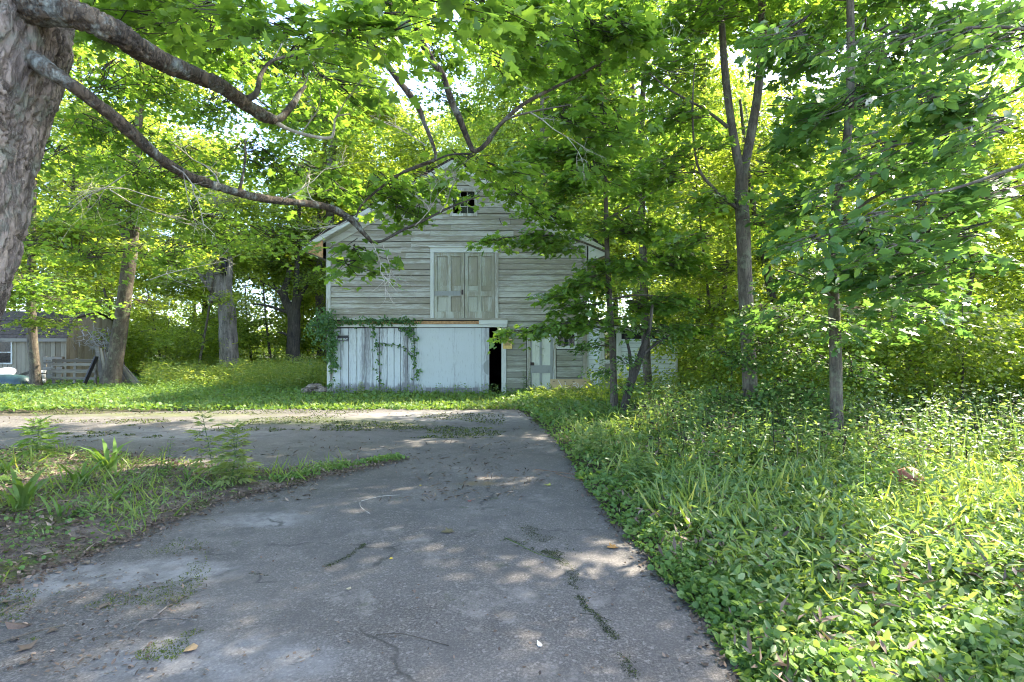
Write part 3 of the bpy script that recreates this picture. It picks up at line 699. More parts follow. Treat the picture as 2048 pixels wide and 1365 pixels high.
# plywood board leaning on the wall
pb = thing('plywood_board', 'tan plywood board with white scrawl leaning on the siding', 'board', (bx(1137), BY0-.3, 0))
y0 = BY0-.42; y1 = BY0-.06; zt = .36
def PW(u, v_): return Vector((bx(1100)+u*1.28, y0+(y1-y0)*v_, .0+.50*v_))
mb = MB(); q = [PW(0, 0), PW(1, 0), PW(1, 1), PW(0, 1)]; off = Vector((0, .016, .0))
mb.add(q + [p+off for p in q], [(0, 1, 2, 3), (7, 6, 5, 4), (0, 4, 5, 1), (1, 5, 6, 2), (2, 6, 7, 3), (3, 7, 4, 0)]); mb.build('sheet', M_PLY, pb)
strokes = [[(.2, .93), (.27, .6), (.3, .45)], [(.37, .8), (.38, .45), (.40, .2)], [(.56, .72), (.64, .78)], [(.56, .6), (.62, .6), (.66, .5)], [(.57, .42), (.58, .12)], [(.56, .4), (.62, .38)], [(.70, .6), (.66, .45), (.71, .35), (.66, .25)],
           [(.78, .62), (.74, .5), (.74, .35), (.79, .3)], [(.79, .62), (.80, .12)], [(.84, .6), (.82, .4), (.86, .3)], [(.85, .66), (.92, .1)], [(.68, .75), (.69, .62)]]
mb = MB()
for s_ in strokes:
    P = [PW(u, v_) - Vector((0, .006, -.003)) for u, v_ in s_]; mb.tube(P if len(P) > 2 else [P[0], (P[0]+P[1])/2, P[1]], .008, 4)
mb.build('scrawl', M_WHITE, pb)
mb = MB()
for u in (.09, .37, .58, .87): p = PW(u, .88); mb.box(p.x-.035, p.x+.03, p.y-.012, p.y-.004, p.z-.008, p.z+.008)
mb.build('hand_slot', M_BLACK, pb)

# ================================================================ LEFT SHED
SY = 23.0; s2 = F/SY
def sx_(px): return (px-1024)/s2
shed = thing('garden_shed', 'small grey plank shed with gambrel roof behind the pallets', 'shed', (sx_(40), SY, 0))
X1, X0 = sx_(133), sx_(-110)
prof = [(SY, .08), (SY, 2.0), (SY+.45, 2.72), (SY+1.6, 3.02), (SY+2.75, 2.72), (SY+3.2, 2.0), (SY+3.2, .08)]
hw = (sx_(-30), sx_(23), 1.6-36/s2, 1.6+6/s2)
mb = MB(); wallboxes(mb, X0, X1-.03, .08, 1.98, [hw], SY+.03, SY+.08); mb.prism([(p[0], p[1]) for p in prof], X1-.06, X1-.03, 'x'); mb.prism([(p[0], p[1]) for p in prof], X0-.03, X0, 'x'); mb.box(X0, X1-.06, SY+3.17, SY+3.2, .08, 1.82); mb.build('wall', M_DARK, shed)
x = X0; holes = [hw]
while x < X1-.02:
    e = min(x+rr.uniform(.15, .24), X1)
    mids = (x+e)/2
    if hw[0]-.05 < mids < hw[1]+.05: zs = [(.1, hw[2]-.06), (hw[3]+.06, 1.98)]
    else: zs = [(.1+rr.uniform(-.03, .03), 1.98)]
    for a, b in zs:
        if b-a > .06: mb = MB(); mb.box(x+.006, e-.006, SY+rr.uniform(-.012, 0), SY+.029, a, b); mb.build('plank', M_PLANK, shed)
    x = e
y = SY
while y < SY+3.18:
    e = min(y+.2, SY+3.2)
    def zp(yy): return np.interp(yy, [SY, SY+.45, SY+1.6, SY+2.75, SY+3.2], [2.0, 2.72, 3.02, 2.72, 2.0])
    dx = rr.uniform(0, .012)
    mb = MB(); mb.prism([(y+.005, .1), (e-.005, .1), (e-.005, zp(e)-.03), (y+.005, zp(y)-.03)], X1-.029, X1-.004+dx, 'x'); mb.build('plank', M_PLANK, shed); y = e
wf = frame_of(shed, 'window', hw[0], hw[1], hw[2], hw[3], .06, SY-.04, SY+.04, M_TRIM)
mb = MB(); zm = (hw[2]+hw[3])/2; mb.box(hw[0], hw[1], SY-.02, SY+.02, zm-.02, zm+.02); mb.build('sash_bar', M_TRIM, wf)
for a, b in ((hw[2], zm-.02), (zm+.02, hw[3])):
    mb = MB(); mb.box(hw[0], hw[1], SY, SY+.005, a, b); mb.build('pane', M_GLASS, wf)
mb = MB(); mb.add([(hw[1]-.75, SY+.12, zm+.05), (hw[1]-.42, SY+.12, zm+.02), (hw[1]-.35, SY+.14, zm+.2), (hw[1]-.5, SY+.13, zm+.36), (hw[1]-.6, SY+.15, zm+.42), (hw[1]-.8, SY+.13, zm+.3)], [(0, 1, 2, 3, 4, 5)]); mb.build('curtain_scrap', M_TAN, wf)
# gambrel roof in shingle rows
rf = None
segs_ = [((SY-.12, 1.84), (SY+.42, 2.74), 6), ((SY+.42, 2.74), (SY+1.6, 3.06), 6), ((SY+1.6, 3.06), (SY+2.78, 2.74), 4), ((SY+2.78, 2.74), (SY+3.3, 1.86), 4)]
mb = MB()
for (a, b, n) in segs_: mb.prism([a, b, (b[0], b[1]+.03), (a[0], a[1]+.03)], X0-.15, X1+.12, 'x')
rf = mb.build('roof', M_SHINGLE, shed)
for (a, b, n) in segs_[:2]:
    for k in range(n):
        y0_, z0_ = a[0]+(b[0]-a[0])*k/n, a[1]+(b[1]-a[1])*k/n; y1_, z1_ = a[0]+(b[0]-a[0])*(k+1.1)/n, a[1]+(b[1]-a[1])*(k+1.1)/n
        x = X0-.15
        while x < X1+.1:
            e = min(x+rr.uniform(.25, .4), X1+.13); j = rr.uniform(-.012, .012)
            mb = MB(); mb.prism([(y0_-.02+j, z0_+.035), (y1_, z1_+.032), (y1_, z1_+.042), (y0_-.02+j, z0_+.052)], x+.004, e-.004, 'x'); mb.build('shingle', M_SHINGLE, rf); x = e
mb = MB(); mb.bar((X0-.1, SY-.13, 1.80), (X1+.12, SY-.13, 1.80), .03, .14); mb.build('fascia', M_PALLET, shed)

# things in front of the shed
def pallet(px0, px1, pt, pb_, Y, tilt, label, name='wooden_pallet'):
    a = W(px0, pb_, Y); b = W(px1, pt, Y); h = b.z-a.z+0.0
    t = thing(name, label, 'pallet', (a.x, Y, max(0, a.z)), 'wooden pallets stood by the shed'); z0 = max(.0, a.z)
    def tp(x, z, y): return Vector((x, Y+y+tilt*(z-z0), z))
    for zf in (.08, .33, .58, .80, .94):
        z = z0+h*zf; w_ = rr.uniform(.09, .15); dx = rr.uniform(-.03, .03); sag = rr.uniform(-.03, .03)
        mb = MB(); mb.bar(tp(a.x-.02+dx, z, -.07), tp(b.x+.02+dx, z+sag, -.07), .022, w_); mb.build('slat', M_PALLET, t)
        if zf in (.08, .58, .94): mb = MB(); mb.bar(tp(a.x-.02, z, .055), tp(b.x+.02, z, .055), .022, .1); mb.build('slat', M_PALLET, t)
    for x in (a.x+.03, (a.x+b.x)/2, b.x-.03):
        mb = MB(); mb.bar(tp(x, z0, -.007), tp(x, z0+h, -.007), .05, .09, (1, 0, 0)); mb.build('stringer', M_PALLET, t)
    return t
pallet(106, 192, 719, 776, 20.7, .05, 'grey wooden pallet standing on edge in front of the shed')
pallet(89, 125, 716, 774, 21.6, .02, 'narrower grey pallet standing behind the front one')
bt = MB(); bt.bar(W(193, 713, 20.4), W(168, 770, 20.3), .05, .17, (0, 1, 0)); o = bt.build('charred_beam', M_BLACK); tag(o, 'black charred beam propped diagonally against the pallet', 'beam')
tri = [(186, 697), (200, 693), (209, 700), (216, 708), (226, 712), (236, 716)]
for k in range(9):
    top = W(194+k*6, 694+k*4.4, 22.2-k*.03); bot = W(205+k*9.5, 764-k*.6, 21.5-k*.05); bot.z = .03
    mb = MB(); mb.bar(bot, top, .17, .025, (0, 1, 0)); o = mb.build('leaning_plank', M_PLANK if k % 2 else M_PALLET)
    tag(o, 'weathered plank fanned out in the heap behind the leaning tree trunk', 'plank', 'weathered planks fanned against the shed')
# buckets
bk = thing('bucket_stack', 'white bucket with black M band beside the thin tree', 'bucket', tuple(G(83, 774)*1.0))
c0 = G(83, 774); 
mb = MB(); mb.tube([(c0.x, c0.y, 0), (c0.x, c0.y, .30)], [.11, .135], 14); mb.build('lower_bucket', M_SILVER, bk, True)
mb = MB(); mb.tube([(c0.x, c0.y, .301), (c0.x, c0.y, .62)], [.12, .145], 14); mb.build('upper_bucket', M_WHITE, bk, True)
mb = MB(); mb.tube([(c0.x, c0.y, .50), (c0.x, c0.y, .53)], [.146, .148], 14); mb.build('band', M_BLACK, bk, True)
text('M', .16, (c0.x, c0.y-.15, .41), M_BLACK, bk, .002, .006)
# overturned tub and lid
c0 = G(30, 776); tb = thing('plastic_tub', 'long dark teal plastic tub lying overturned before the shed', 'tub', tuple(c0))
V = []; Fc = []
nu, nv = 18, 9
for i in range(nu+1):
    u = -1+2*i/nu; k = (1-abs(u)**5)**.35 if abs(u) < 1 else 0
    for j in range(nv+1):
        a = math.pi*j/nv; V.append((c0.x-.6+u*1.25, c0.y-.34*k*math.cos(a), .50*k*math.sin(a)**.75+.0))
for i in range(nu):
    for j in range(nv): b = i*(nv+1)+j; Fc.append((b, b+1, b+nv+2, b+nv+1))
mb = MB(); mb.add(V, Fc); mb.build('hull', M_TEAL, tb, True)
mb = MB(); mb.bar((c0.x-1.7, c0.y-.33, .03), (c0.x+.5, c0.y-.33, .03), .03, .05); mb.build('rim', M_TEAL, tb)
c1 = W(8, 746, 20.6); ld = MB(); d = Vector((.15, -.5, .85)).normalized(); ld.tube([c1, c1+d*.03], [.36, .34], 20); o = ld.build('bin_lid', M_SILVER); tag(o, 'round grey bin lid resting on the teal tub', 'lid')
mb = MB(); mb.bar(W(25, 756, 21.2), W(62, 744, 21.2), .10, .03, (0, 1, 0)); o = mb.build('loose_board', M_PALLET); tag(o, 'pale loose board lying between lid and thin tree', 'board')
# wire tangle on the gable
segs = []; g = np.random.default_rng(5)
for k in range(70):
    c_ = np.array(W(195, 684, 24.0)) + g.normal(0, 1, 3)*[.25, .45, .25]; a = g.uniform(0, 6.28); q = np.array([math.cos(a)*.5, math.sin(a)*.5, g.normal(0, .4)])*g.uniform(.5, 1.1)
    segs.append((np.array([c_-q*.5, c_+g.normal(0, .12, 3), c_+q*.5]), [.009]*3))
V, Fq = many_tubes(segs, 4); o = link('wire_tangle', mesh_np('wire_tangle', V, Fq, M_SILVER)); tag(o, 'tangle of silver dead stems against the lit shed gable', 'tangle', None, 'stuff')

# bricks and dirt by the barn corner
g = np.random.default_rng(9)
for k in range(9):
    x, y = bx(648)+g.uniform(-.55, .12), BY0-.1+g.uniform(-.5, .5); z = [.08, .08, .22][k % 3]+g.uniform(0, .1); sz = g.uniform(.10, .17)
    mb = MB(); V = []
    for i in range(5):
        for j in range(7):
            a = math.pi*i/4; b = 2*math.pi*j/7; r_ = sz*(1+g.uniform(-.2, .2)); V.append((x+r_*1.3*math.sin(a)*math.cos(b), y+r_*math.sin(a)*math.sin(b), z+r_*.75*math.cos(a)))
    Fc = [(i*7+j, i*7+(j+1) % 7, (i+1)*7+(j+1) % 7, (i+1)*7+j) for i in range(4) for j in range(7)]; mb.add(V, Fc)
    o = mb.build('field_stone', M_STONE); tag(o, 'brown field stone heaped at the left foot of the barn', 'stone', 'stones heaped at the barn corner')
# ================================================================ TREES
g = np.random.default_rng(21)
# 1. the big maple
mp_ = thing('maple_tree', 'huge rough-barked maple leaning in at the left with two long limbs', 'tree', (-4.75, 4.3, 0))
tp = [(-5.2, 4.35, -.1), (-5.0, 4.3, .7), (-4.72, 4.25, 1.4), (-4.60, 4.22, 1.9), (-4.50, 4.2, 2.5), (-4.44, 4.2, 3.1), (-4.36, 4.2, 3.7), (-4.28, 4.25, 4.4), (-4.25, 4.3, 5.5), (-4.3, 4.4, 7.0), (-4.4, 4.5, 9.5)]
P_, r_ = smooth_path(tp, [.74, .58, .48, .48, .54, .60, .66, .68, .6, .5, .3], 46); NS = 300
V_, F_ = tube_np(P_, r_, NS); C_ = np.repeat(P_, NS, 0); R_ = np.repeat(r_, NS); D_ = unit(V_-C_); k_ = np.zeros(len(V_))
for i_, v_ in enumerate(V_):
    x_, y_, z_ = v_
    wx = mnoise.noise(Vector((x_*2, y_*2, z_*1.5)))*.25
    n1_ = mnoise.noise(Vector(((x_+wx)*9, (y_+wx)*9, z_*.75))); n2_ = mnoise.noise(Vector(((x_+wx)*21, (y_-wx)*21, z_*2.4+7)))
    n3_ = mnoise.noise(Vector(((x_+wx)*11, (y_+wx)*11, z_*3.2+3))); n4_ = mnoise.noise(Vector((x_*45, y_*45, z_*16)))
    fur = min(1, abs(n1_)*5.5)**.6*.6 + min(1, abs(n2_)*5)**.6*.4
    plate = math.floor((n3_+.5)*4)/4
    k_[i_] = .055*mnoise.noise(Vector((x_*1.6, y_*1.6, z_*.8))) + .070*fur + .022*plate*fur + .010*n4_ - .05
V_ = V_ + D_*k_[:, None]
link('trunk', mesh_np('trunk', V_-np.array(wloc(mp_)), F_, B_MAPLE, smooth=True), mp_)
def limb(parent, pts, mat=B_MAPLE, sides=16, n=8, name='limb', amp=.14, amp2=.004):
    P, r_ = path_px(pts); r_ = [q*F/math.sqrt(F*F+(a[0]-1024)**2+(a[1]-HOR)**2)*.88 for q, a in zip(r_, pts)]
    return rough_tube(name, P, r_, mat, parent, sides, n, amp, 5, amp2, 16)
limb(mp_, [(-90, 40, 4.3, 150), (20, 16, 4.2, 140), (100, 16, 4.15, 112), (165, 34, 4.2, 90), (235, 68, 4.35, 74), (285, 100, 4.55, 68), (335, 128, 4.8, 56), (390, 150, 5.1, 46), (440, 172, 5.4, 42), (480, 200, 5.7, 38), (520, 228, 6.0, 34), (548, 240, 6.2, 26)], B_LICH, 60, 22, 'limb', .16, .016)
limb(mp_, [(545, 240, 6.2, 22), (562, 236, 6.25, 20), (585, 210, 6.4, 17), (600, 185, 6.5, 14), (612, 172, 6.55, 8)], B_LICH)
limb(mp_, [(545, 240, 6.2, 18), (575, 258, 6.3, 10), (620, 272, 6.4, 9), (660, 276, 6.5, 8), (668, 260, 6.5, 6), (672, 235, 6.5, 5), (700, 228, 6.5, 4)], B_PALE, 8, 6)
limb(mp_, [(488, 200, 5.75, 20), (512, 188, 5.8, 17), (522, 150, 6.0, 12), (545, 122, 6.1, 9), (600, 108, 6.3, 6), (660, 90, 6.5, 4)], B_DARK, 8, 6)
limb(mp_, [(-40, 60, 4.4, 70), (40, 100, 4.3, 66), (95, 140, 4.2, 52), (140, 168, 4.25, 42), (190, 205, 4.4, 40), (240, 245, 4.6, 36), (290, 292, 4.85, 33), (335, 328, 5.1, 28), (385, 356, 5.4, 26), (440, 375, 5.75, 23), (500, 392, 6.1, 21), (560, 402, 6.5, 19), (620, 408, 6.9, 18), (665, 418, 7.2, 18), (705, 442, 7.4, 16), (728, 468, 7.5, 12), (745, 486, 7.55, 8)], B_LICH, 44, 14, 'limb', .14, .010)
limb(mp_, [(742, 484, 7.55, 8), (765, 482, 7.6, 7), (800, 463, 7.7, 7), (850, 440, 7.8, 6), (900, 415, 7.9, 5), (960, 392, 8, 3)], B_DARK, 7, 5)
limb(mp_, [(478, 384, 5.95, 9), (486, 350, 6.0, 7), (491, 310, 6.05, 6), (490, 280, 6.1, 4)], B_LICH, 7, 5)
limb(mp_, [(690, 60, 6.6, 20), (720, 75, 6.7, 17), (755, 105, 6.9, 16), (800, 165, 7.0, 16), (835, 212, 7.1, 15), (850, 250, 7.2, 11), (866, 290, 7.3, 9), (870, 318, 7.3, 7), (840, 330, 7.35, 6), (800, 348, 7.4, 6), (750, 385, 7.4, 6), (722, 412, 7.4, 5), (712, 435, 7.4, 4)], B_LICH, 10, 6)
limb(mp_, [(830, 60, 6.7, 20), (862, 118, 7, 18), (885, 150, 7.1, 18), (902, 200, 7.2, 17), (920, 240, 7.3, 16), (938, 285, 7.4, 13), (950, 303, 7.4, 12), (975, 285, 7.4, 11), (1000, 250, 7.4, 10), (1045, 210, 7.45, 9), (1100, 180, 7.5, 8), (1160, 150, 7.6, 7), (1230, 112, 7.7, 6), (1300, 92, 7.8, 4)], B_LICH, 10, 6)
limb(mp_, [(975, 280, 7.4, 8), (1010, 242, 7.3, 5), (1060, 225, 7.2, 5), (1140, 210, 7.1, 3)], B_GREY, 6, 5)
limb(mp_, [(790, 352, 7.4, 5), (860, 326, 7.35, 5), (900, 310, 7.4, 5), (945, 308, 7.4, 5)], B_DARK, 6, 4)
# dead twigs below the limb
segs = []
def twig(p, d, l, r_, k):
    p = np.array(p, float); d = np.array(d, float); pts = [p]
    for i in range(3): d = unit(d + g.normal(0, .22, 3)); pts.append(pts[-1] + d*l/3)
    segs.append((np.array(pts), np.linspace(r_, r_*.5, 4)))
    if k > 0:
        for i in range(3): twig(pts[g.integers(1, 4)], unit(d + g.normal(0, .6, 3)), l*g.uniform(.45, .75), r_*.55, k-1)
for px, py, Y, dx, dz, l in [(745, 487, 7.5, .0, -1, .5), (765, 490, 7.5, .05, -1, .5), (700, 440, 7.4, -.6, -.6, .45), (640, 412, 7, -.7, .6, .6), (560, 402, 6.5, .9, .5, .7), (830, 452, 7.7, .6, .5, .5), (880, 425, 7.8, .8, .1, .5),
                        (600, 270, 6.4, .6, .8, .5), (672, 235, 6.5, .6, .5, .8), (850, 290, 7.2, -.9, .3, .6), (440, 372, 5.7, -.4, .5, .5), (340, 330, 5.1, .9, -.1, .4), (600, 185, 6.5, .2, 1, .5), (545, 122, 6.1, .4, .9, .6),
                        (330, 400, 8, -.7, .3, .9), (250, 350, 7.5, -.8, -.3, .9), (300, 560, 9, .9, .3, .9), (220, 380, 8, .5, -.6, 1.0), (1060, 225, 7.2, .7, -.4, .6), (1230, 112, 7.7, .8, -.2, .8)]:
    twig(W(px, py, Y), (dx, g.uniform(-.3, .3), dz), l, .009, 3)
V, Fq = many_tubes(segs, 4); o = link('dead_twigs', mesh_np('dead_twigs', V - np.array(wloc(mp_)), Fq, B_PALE), mp_); o['kind'] = 'stuff'
def B(px, py, Y, rx, ry, rz): return (tuple(W(px, py, Y)), rx, ry, rz)
crown('crown', mp_, [B(690, 25, 4.6, .7, .6, .3), (tuple(W(850, 20, 4.2)), .45, .5, .2), B(900, -20, 4.0, .4, .4, .2), B(600, 60, 5.3, .8, .7, .35), B(760, 70, 5.2, .4, .5, .2), B(520, 20, 5.4, .7, .7, .3), B(400, 10, 6, 1.1, .8, .4), B(260, -10, 6.2, .9, .8, .4),
       B(690, 170, 6.3, .4, .5, .3), B(420, 90, 8.2, 1.3, .9, .4), B(600, 150, 8, .7, .6, .3), B(990, 30, 6.4, .9, .7, .35), B(1100, 60, 7, .9, .7, .35), B(1230, 60, 7, 1.0, .8, .4), B(1000, 120, 7.5, .5, .5, .2),
       B(780, 372, 7.6, .65, .7, .22), B(830, 372, 7.8, .4, .5, .2), B(700, 380, 7.6, .5, .6, .2), B(820, 415, 7.8, .35, .5, .10), B(705, 490, 7.4, .28, .4, .10), B(690, 520, 7.4, .2, .3, .06), B(930, 318, 8, .4, .5, .10), B(1000, 330, 8.1, .5, .6, .2),
       B(1040, 385, 10, .6, .6, .28), B(985, 352, 10, .45, .5, .16), B(1110, 435, 11, .75, .7, .22), B(870, 345, 8.4, .4, .5, .12), B(800, 345, 9, .6, .6, .2), B(1130, 230, 7.6, .75, .6, .3), B(1220, 250, 7.8, .7, .6, .35), B(1180, 330, 8, .6, .6, .3), B(640, 330, 8.4, .6, .6, .25)],
      'maple', .135, L_MAPLE, g, 13, 1.1, np.array(W(560, 200, 6)), B_DARK, .55)
crown('crown', mp_, [B(300, 330, 9, 1.5, 1.1, .35), B(180, 400, 9.5, 1.0, .9, .35), B(450, 300, 9.5, 1.1, .9, .4), B(560, 330, 10, 1.0, .9, .4), B(380, 430, 10, 1.2, .9, .4), B(250, 250, 9.5, 1.2, .9, .4), B(180, 160, 9, 1.0, .8, .5), B(150, 500, 10, .9, .8, .4), B(560, 470, 10.5, .8, .8, .3),
                      B(300, 150, 10, 1.2, .9, .4), B(480, 130, 9.5, 1.1, .9, .4), B(560, 230, 9.5, .9, .8, .35), B(640, 150, 9.5, .8, .8, .4), B(330, 60, 10, 1.4, 1, .5), B(90, 300, 9, .8, .8, .4), B(470, 470, 11, 1.0, .9, .35), B(300, 500, 11, 1.3, .9, .35), B(60, 480, 11, 1.1, .9, .35), B(40, 560, 13, 1.2, 1, .3), B(150, 600, 14, 1.4, 1, .3)],
      'maple5', .13, L_MAPLE, g, 13, 1.0, np.array(W(250, 300, 6)), B_DARK, .7)

def tree(name, label, base_px, stems, blobs, kind, size, mat, bark, per=12, dens=1.0, sides=12, group=None, L=.7, anchor=None, twigs=True, flat=.42):
    P0, _ = path_px([stems[0][0]]); b = P0[0]; t = thing(name, label, 'tree', (b.x, b.y, 0), group)
    for i, s_ in enumerate(stems):
        P, r_ = path_px(s_)
        if i == 0: P = [Vector((P[0].x, P[0].y, -.1))] + P[0:]; r_ = [r_[0]*1.25] + r_; P[1] = P[1] + Vector((0, 0, .05))
        rough_tube('trunk' if i == 0 else 'limb', P, r_, bark, t, sides if i == 0 else 8, 6, .10, 3.0)
    if blobs: crown('crown', t, blobs, kind, size, mat, g, per, dens, np.array(anchor) if anchor is not None else np.array([b.x, b.y, 3.]), bark, L, flat, twigs=twigs)
    return t
crown('crown', mp_, [B(430, 200, 12, 1.3, 1, .5), B(560, 120, 12, 1.4, 1.1, .6), B(700, 120, 12, 1.0, .9, .4), B(230, 320, 12, 1.2, 1, .4), B(250, 60, 12, 1.6, 1.2, .6), B(640, 230, 12, .9, .9, .35), B(440, 20, 12, 1.6, 1.2, .6), B(820, 20, 11, 1.0, 1, .35), B(880, 110, 12, 1.0, .9, .35), B(850, 190, 12.5, .8, .8, .25), B(930, 200, 13, .7, .7, .25), B(960, 60, 10, .9, .8, .3)], 'maple5', .13, L_MAPLE, g, 14, 1.1, np.array(W(560, 200, 9)), B_DARK, .7)
# the rest of the maple's crown, above the picture, that shades the drive
crown('crown', mp_, [((-4.5, 6, 9), 3.0, 3.0, 1.6), ((-1, 8, 9.5), 2.6, 2.6, 1.2), ((-7, 10, 9), 3, 3, 1.6), ((-3, 12.5, 10.2), 2.4, 2.2, 1.2), ((0, 3.5, 8.5), 2.6, 2.4, 1.0), ((-4, 2, 10), 2.6, 2.6, 1.4)], 'maple5', .16, L_MAPLE, g, 14, .8, np.array([-4., 4.4, 7]), B_DARK, .8, twigs=False)
# left mid trees
tree('maple_tree', 'leaning smooth-barked tree in front of the plank heap', None, [[(222, 768, 21, 36), (232, 710, 21, 29), (243, 640, 21, 26), (252, 570, 21, 25), (262, 490, 21, 24), (268, 420, 21, 22), (270, 320, 21, 18), (285, 180, 21, 12), (300, 60, 21, 8)], [(262, 495, 21, 16), (240, 450, 21, 12), (215, 400, 21, 8)]],
     [B(240, 400, 20, 3, 2, 1.2), B(330, 500, 20, 2, 2, .7), B(130, 480, 20, 2.4, 2, .8), B(360, 300, 21, 2.5, 2, 1), B(190, 250, 21, 3, 2, 1.2), B(330, 160, 21, 3, 2, 1.3), B(300, 600, 22, 1.6, 1.4, .4)], 'maple5', .15, L_FAR, B_GREY, 14, .9, L=.9)
tree('maple_tree', 'thin straight tree growing against the pallets and bucket', None, [[(74, 778, 20.3, 22), (70, 740, 20.3, 19), (64, 660, 20.3, 17), (62, 560, 20.3, 14), (66, 430, 20.3, 11), (70, 300, 20.3, 8)]],
     [B(60, 590, 19.5, 1.9, 1.4, .5), B(120, 560, 19, 1.6, 1.4, .4), B(10, 540, 19.5, 1.5, 1.4, .6), B(60, 640, 19.6, 1.3, 1, .22), B(100, 450, 19.5, 2, 1.5, .7), B(110, 640, 19, .9, .8, .2)], 'maple5', .14, L_FAR, B_GREY, 14, 1.1, L=.8)
old = tree('old_maple', 'broad old trunk with hollow broken top in the tall grass', None, [[(458, 750, 27, 46), (458, 720, 27, 36), (456, 660, 27, 33), (452, 610, 27, 32), (440, 572, 27, 37), (432, 545, 27, 36), (436, 505, 27, 24), (440, 488, 27, 10)], [(428, 580, 27, 20), (412, 560, 27, 17), (395, 545, 27, 10), (378, 530, 27, 7), (360, 500, 27, 4)],
     [(450, 590, 27, 26), (456, 550, 26.9, 17), (458, 520, 26.9, 14), (455, 498, 26.9, 6)], [(430, 540, 27.1, 14), (432, 480, 27.2, 12), (430, 400, 27.4, 10), (440, 300, 27.6, 7)]],
     [B(420, 440, 27, 2.4, 2, 1.0), B(340, 480, 27, 2.2, 2, .8), B(480, 400, 27.4, 2.2, 2, 1.1), B(400, 330, 27.5, 3, 2, 1.4), B(370, 560, 26, 1.4, 1.2, .5)], 'maple5', .16, L_FAR, B_OLD, 14, .8, 20, L=.9)
mb = MB(); mb.tube([W(452, 553, 26.55), W(449, 530, 26.55), W(451, 512, 26.6), W(453, 503, 26.65)], [.02, .13, .11, .03], 8); mb.build('hollow', M_BLACK, old, True)  # black solid on the trunk, painted in for the shade of the cavity
mb = MB(); mb.tube([W(424, 598, 26.7), W(424, 601, 26.25)], [.22, .17], 9); mb.tube([W(424, 601, 26.24), W(424, 601, 26.2)], [.11, .02], 8); mb.build('knot_stub', B_OLD, old, True)
tree('forked_tree', 'dark forked tree between the old trunk and the barn', None, [[(588, 735, 30, 34), (586, 700, 30, 27), (588, 650, 30, 24), (586, 625, 30, 26), (572, 605, 30, 16), (568, 585, 30, 15), (575, 560, 30, 11), (580, 530, 30, 9)], [(588, 625, 30, 17), (592, 590, 30, 13), (594, 540, 30, 11), (596, 480, 30, 8), (600, 380, 30, 6)], [(593, 622, 30, 13), (602, 590, 30, 10), (622, 560, 30, 7), (640, 530, 30, 5)],
     [(570, 596, 30, 10), (545, 572, 30, 8), (520, 562, 30, 7), (490, 555, 30, 4)], [(585, 628, 30, 8), (560, 620, 30, 6), (535, 612, 30, 5), (505, 608, 30, 3)], [(584, 680, 30, 6), (570, 668, 30, 5), (555, 665, 30, 3)]],
     [B(590, 470, 30, 3, 2, 1.4), B(640, 560, 30, 2, 2, .9), B(540, 520, 30, 2.4, 2, .8), B(620, 380, 30, 3, 2, 1.5), B(530, 640, 30.5, 1.2, 1.2, .3)], 'diamond', .18, L_FAR, B_DARK, 18, .9, L=1.0)
tree('tall_ash', 'tall slim forked tree rising behind the left roof edge', None, [[(660, 740, 31, 20), (660, 560, 31, 18), (660, 400, 31, 17), (662, 330, 31, 16), (666, 290, 31, 14), (666, 200, 31, 9), (668, 90, 31, 5)], [(664, 300, 31, 12), (690, 250, 31, 11), (712, 190, 31, 9), (725, 120, 31, 6), (735, 30, 31, 4)]],
     [B(700, 60, 31, 3, 2, 1.6), B(620, 220, 31, 2.4, 2, 1.5), B(760, 220, 31, 2.2, 2, 1.0), B(640, 350, 31, 2.2, 2, 1.2)], 'diamond', .18, L_FAR, B_GREY, 16, .9, L=1.0)
# young maple before the barn
ym = tree('young_maple', 'slender young maple in front of the barn and annex', None, [[(1229, 832, 12.4, 20), (1228, 790, 12.4, 15), (1225, 700, 12.4, 13), (1219, 600, 12.4, 12), (1214, 500, 12.4, 10), (1212, 420, 12.4, 9), (1209, 330, 12.4, 7), (1205, 230, 12.4, 5), (1200, 130, 12.4, 3)],
      [(1215, 505, 12.4, 5), (1150, 480, 12.0, 4), (1080, 470, 11.8, 3), (980, 480, 11.6, 2)], [(1222, 660, 12.4, 5), (1160, 650, 12, 4), (1080, 655, 11.7, 2)], [(1213, 440, 12.4, 5), (1280, 400, 12.2, 3), (1350, 360, 12.2, 2)], [(1219, 600, 12.4, 5), (1280, 590, 12.6, 4), (1350, 600, 13, 2)]],
     [B(1010, 475, 11.6, .75, .6, .13), B(1080, 470, 11.8, .8, .7, .18), B(1150, 485, 12, .7, .8, .25), B(1090, 415, 12, .9, .7, .2), B(1150, 370, 12, 1.1, .9, .35), B(1120, 590, 12, .75, .7, .17), B(1180, 570, 12.1, .9, .8, .3), B(1040, 660, 11.7, .55, .5, .09), B(1100, 650, 11.8, .9, .7, .22), B(1180, 640, 12, 1.0, .8, .3), B(1160, 610, 12, .8, .7, .2),
      B(1230, 530, 12.3, 1.1, .9, .4), B(1290, 600, 12.6, 1.1, .9, .35), B(1340, 650, 12.8, .9, .8, .2), B(1270, 450, 12.4, 1.2, .9, .5), B(1200, 300, 12.3, 1.4, 1.0, .5), B(1260, 350, 12.4, 1.2, .9, .5), B(1200, 210, 12.2, 1.4, 1.0, .5), B(1100, 300, 12.5, 1.0, .9, .35), B(1330, 520, 12.9, 1.0, .9, .4), B(1170, 130, 12.4, 1.2, .9, .5)],
     'maple', .14, L_MAPLE, B_GREY, 13, 1.75, 10, L=.55)
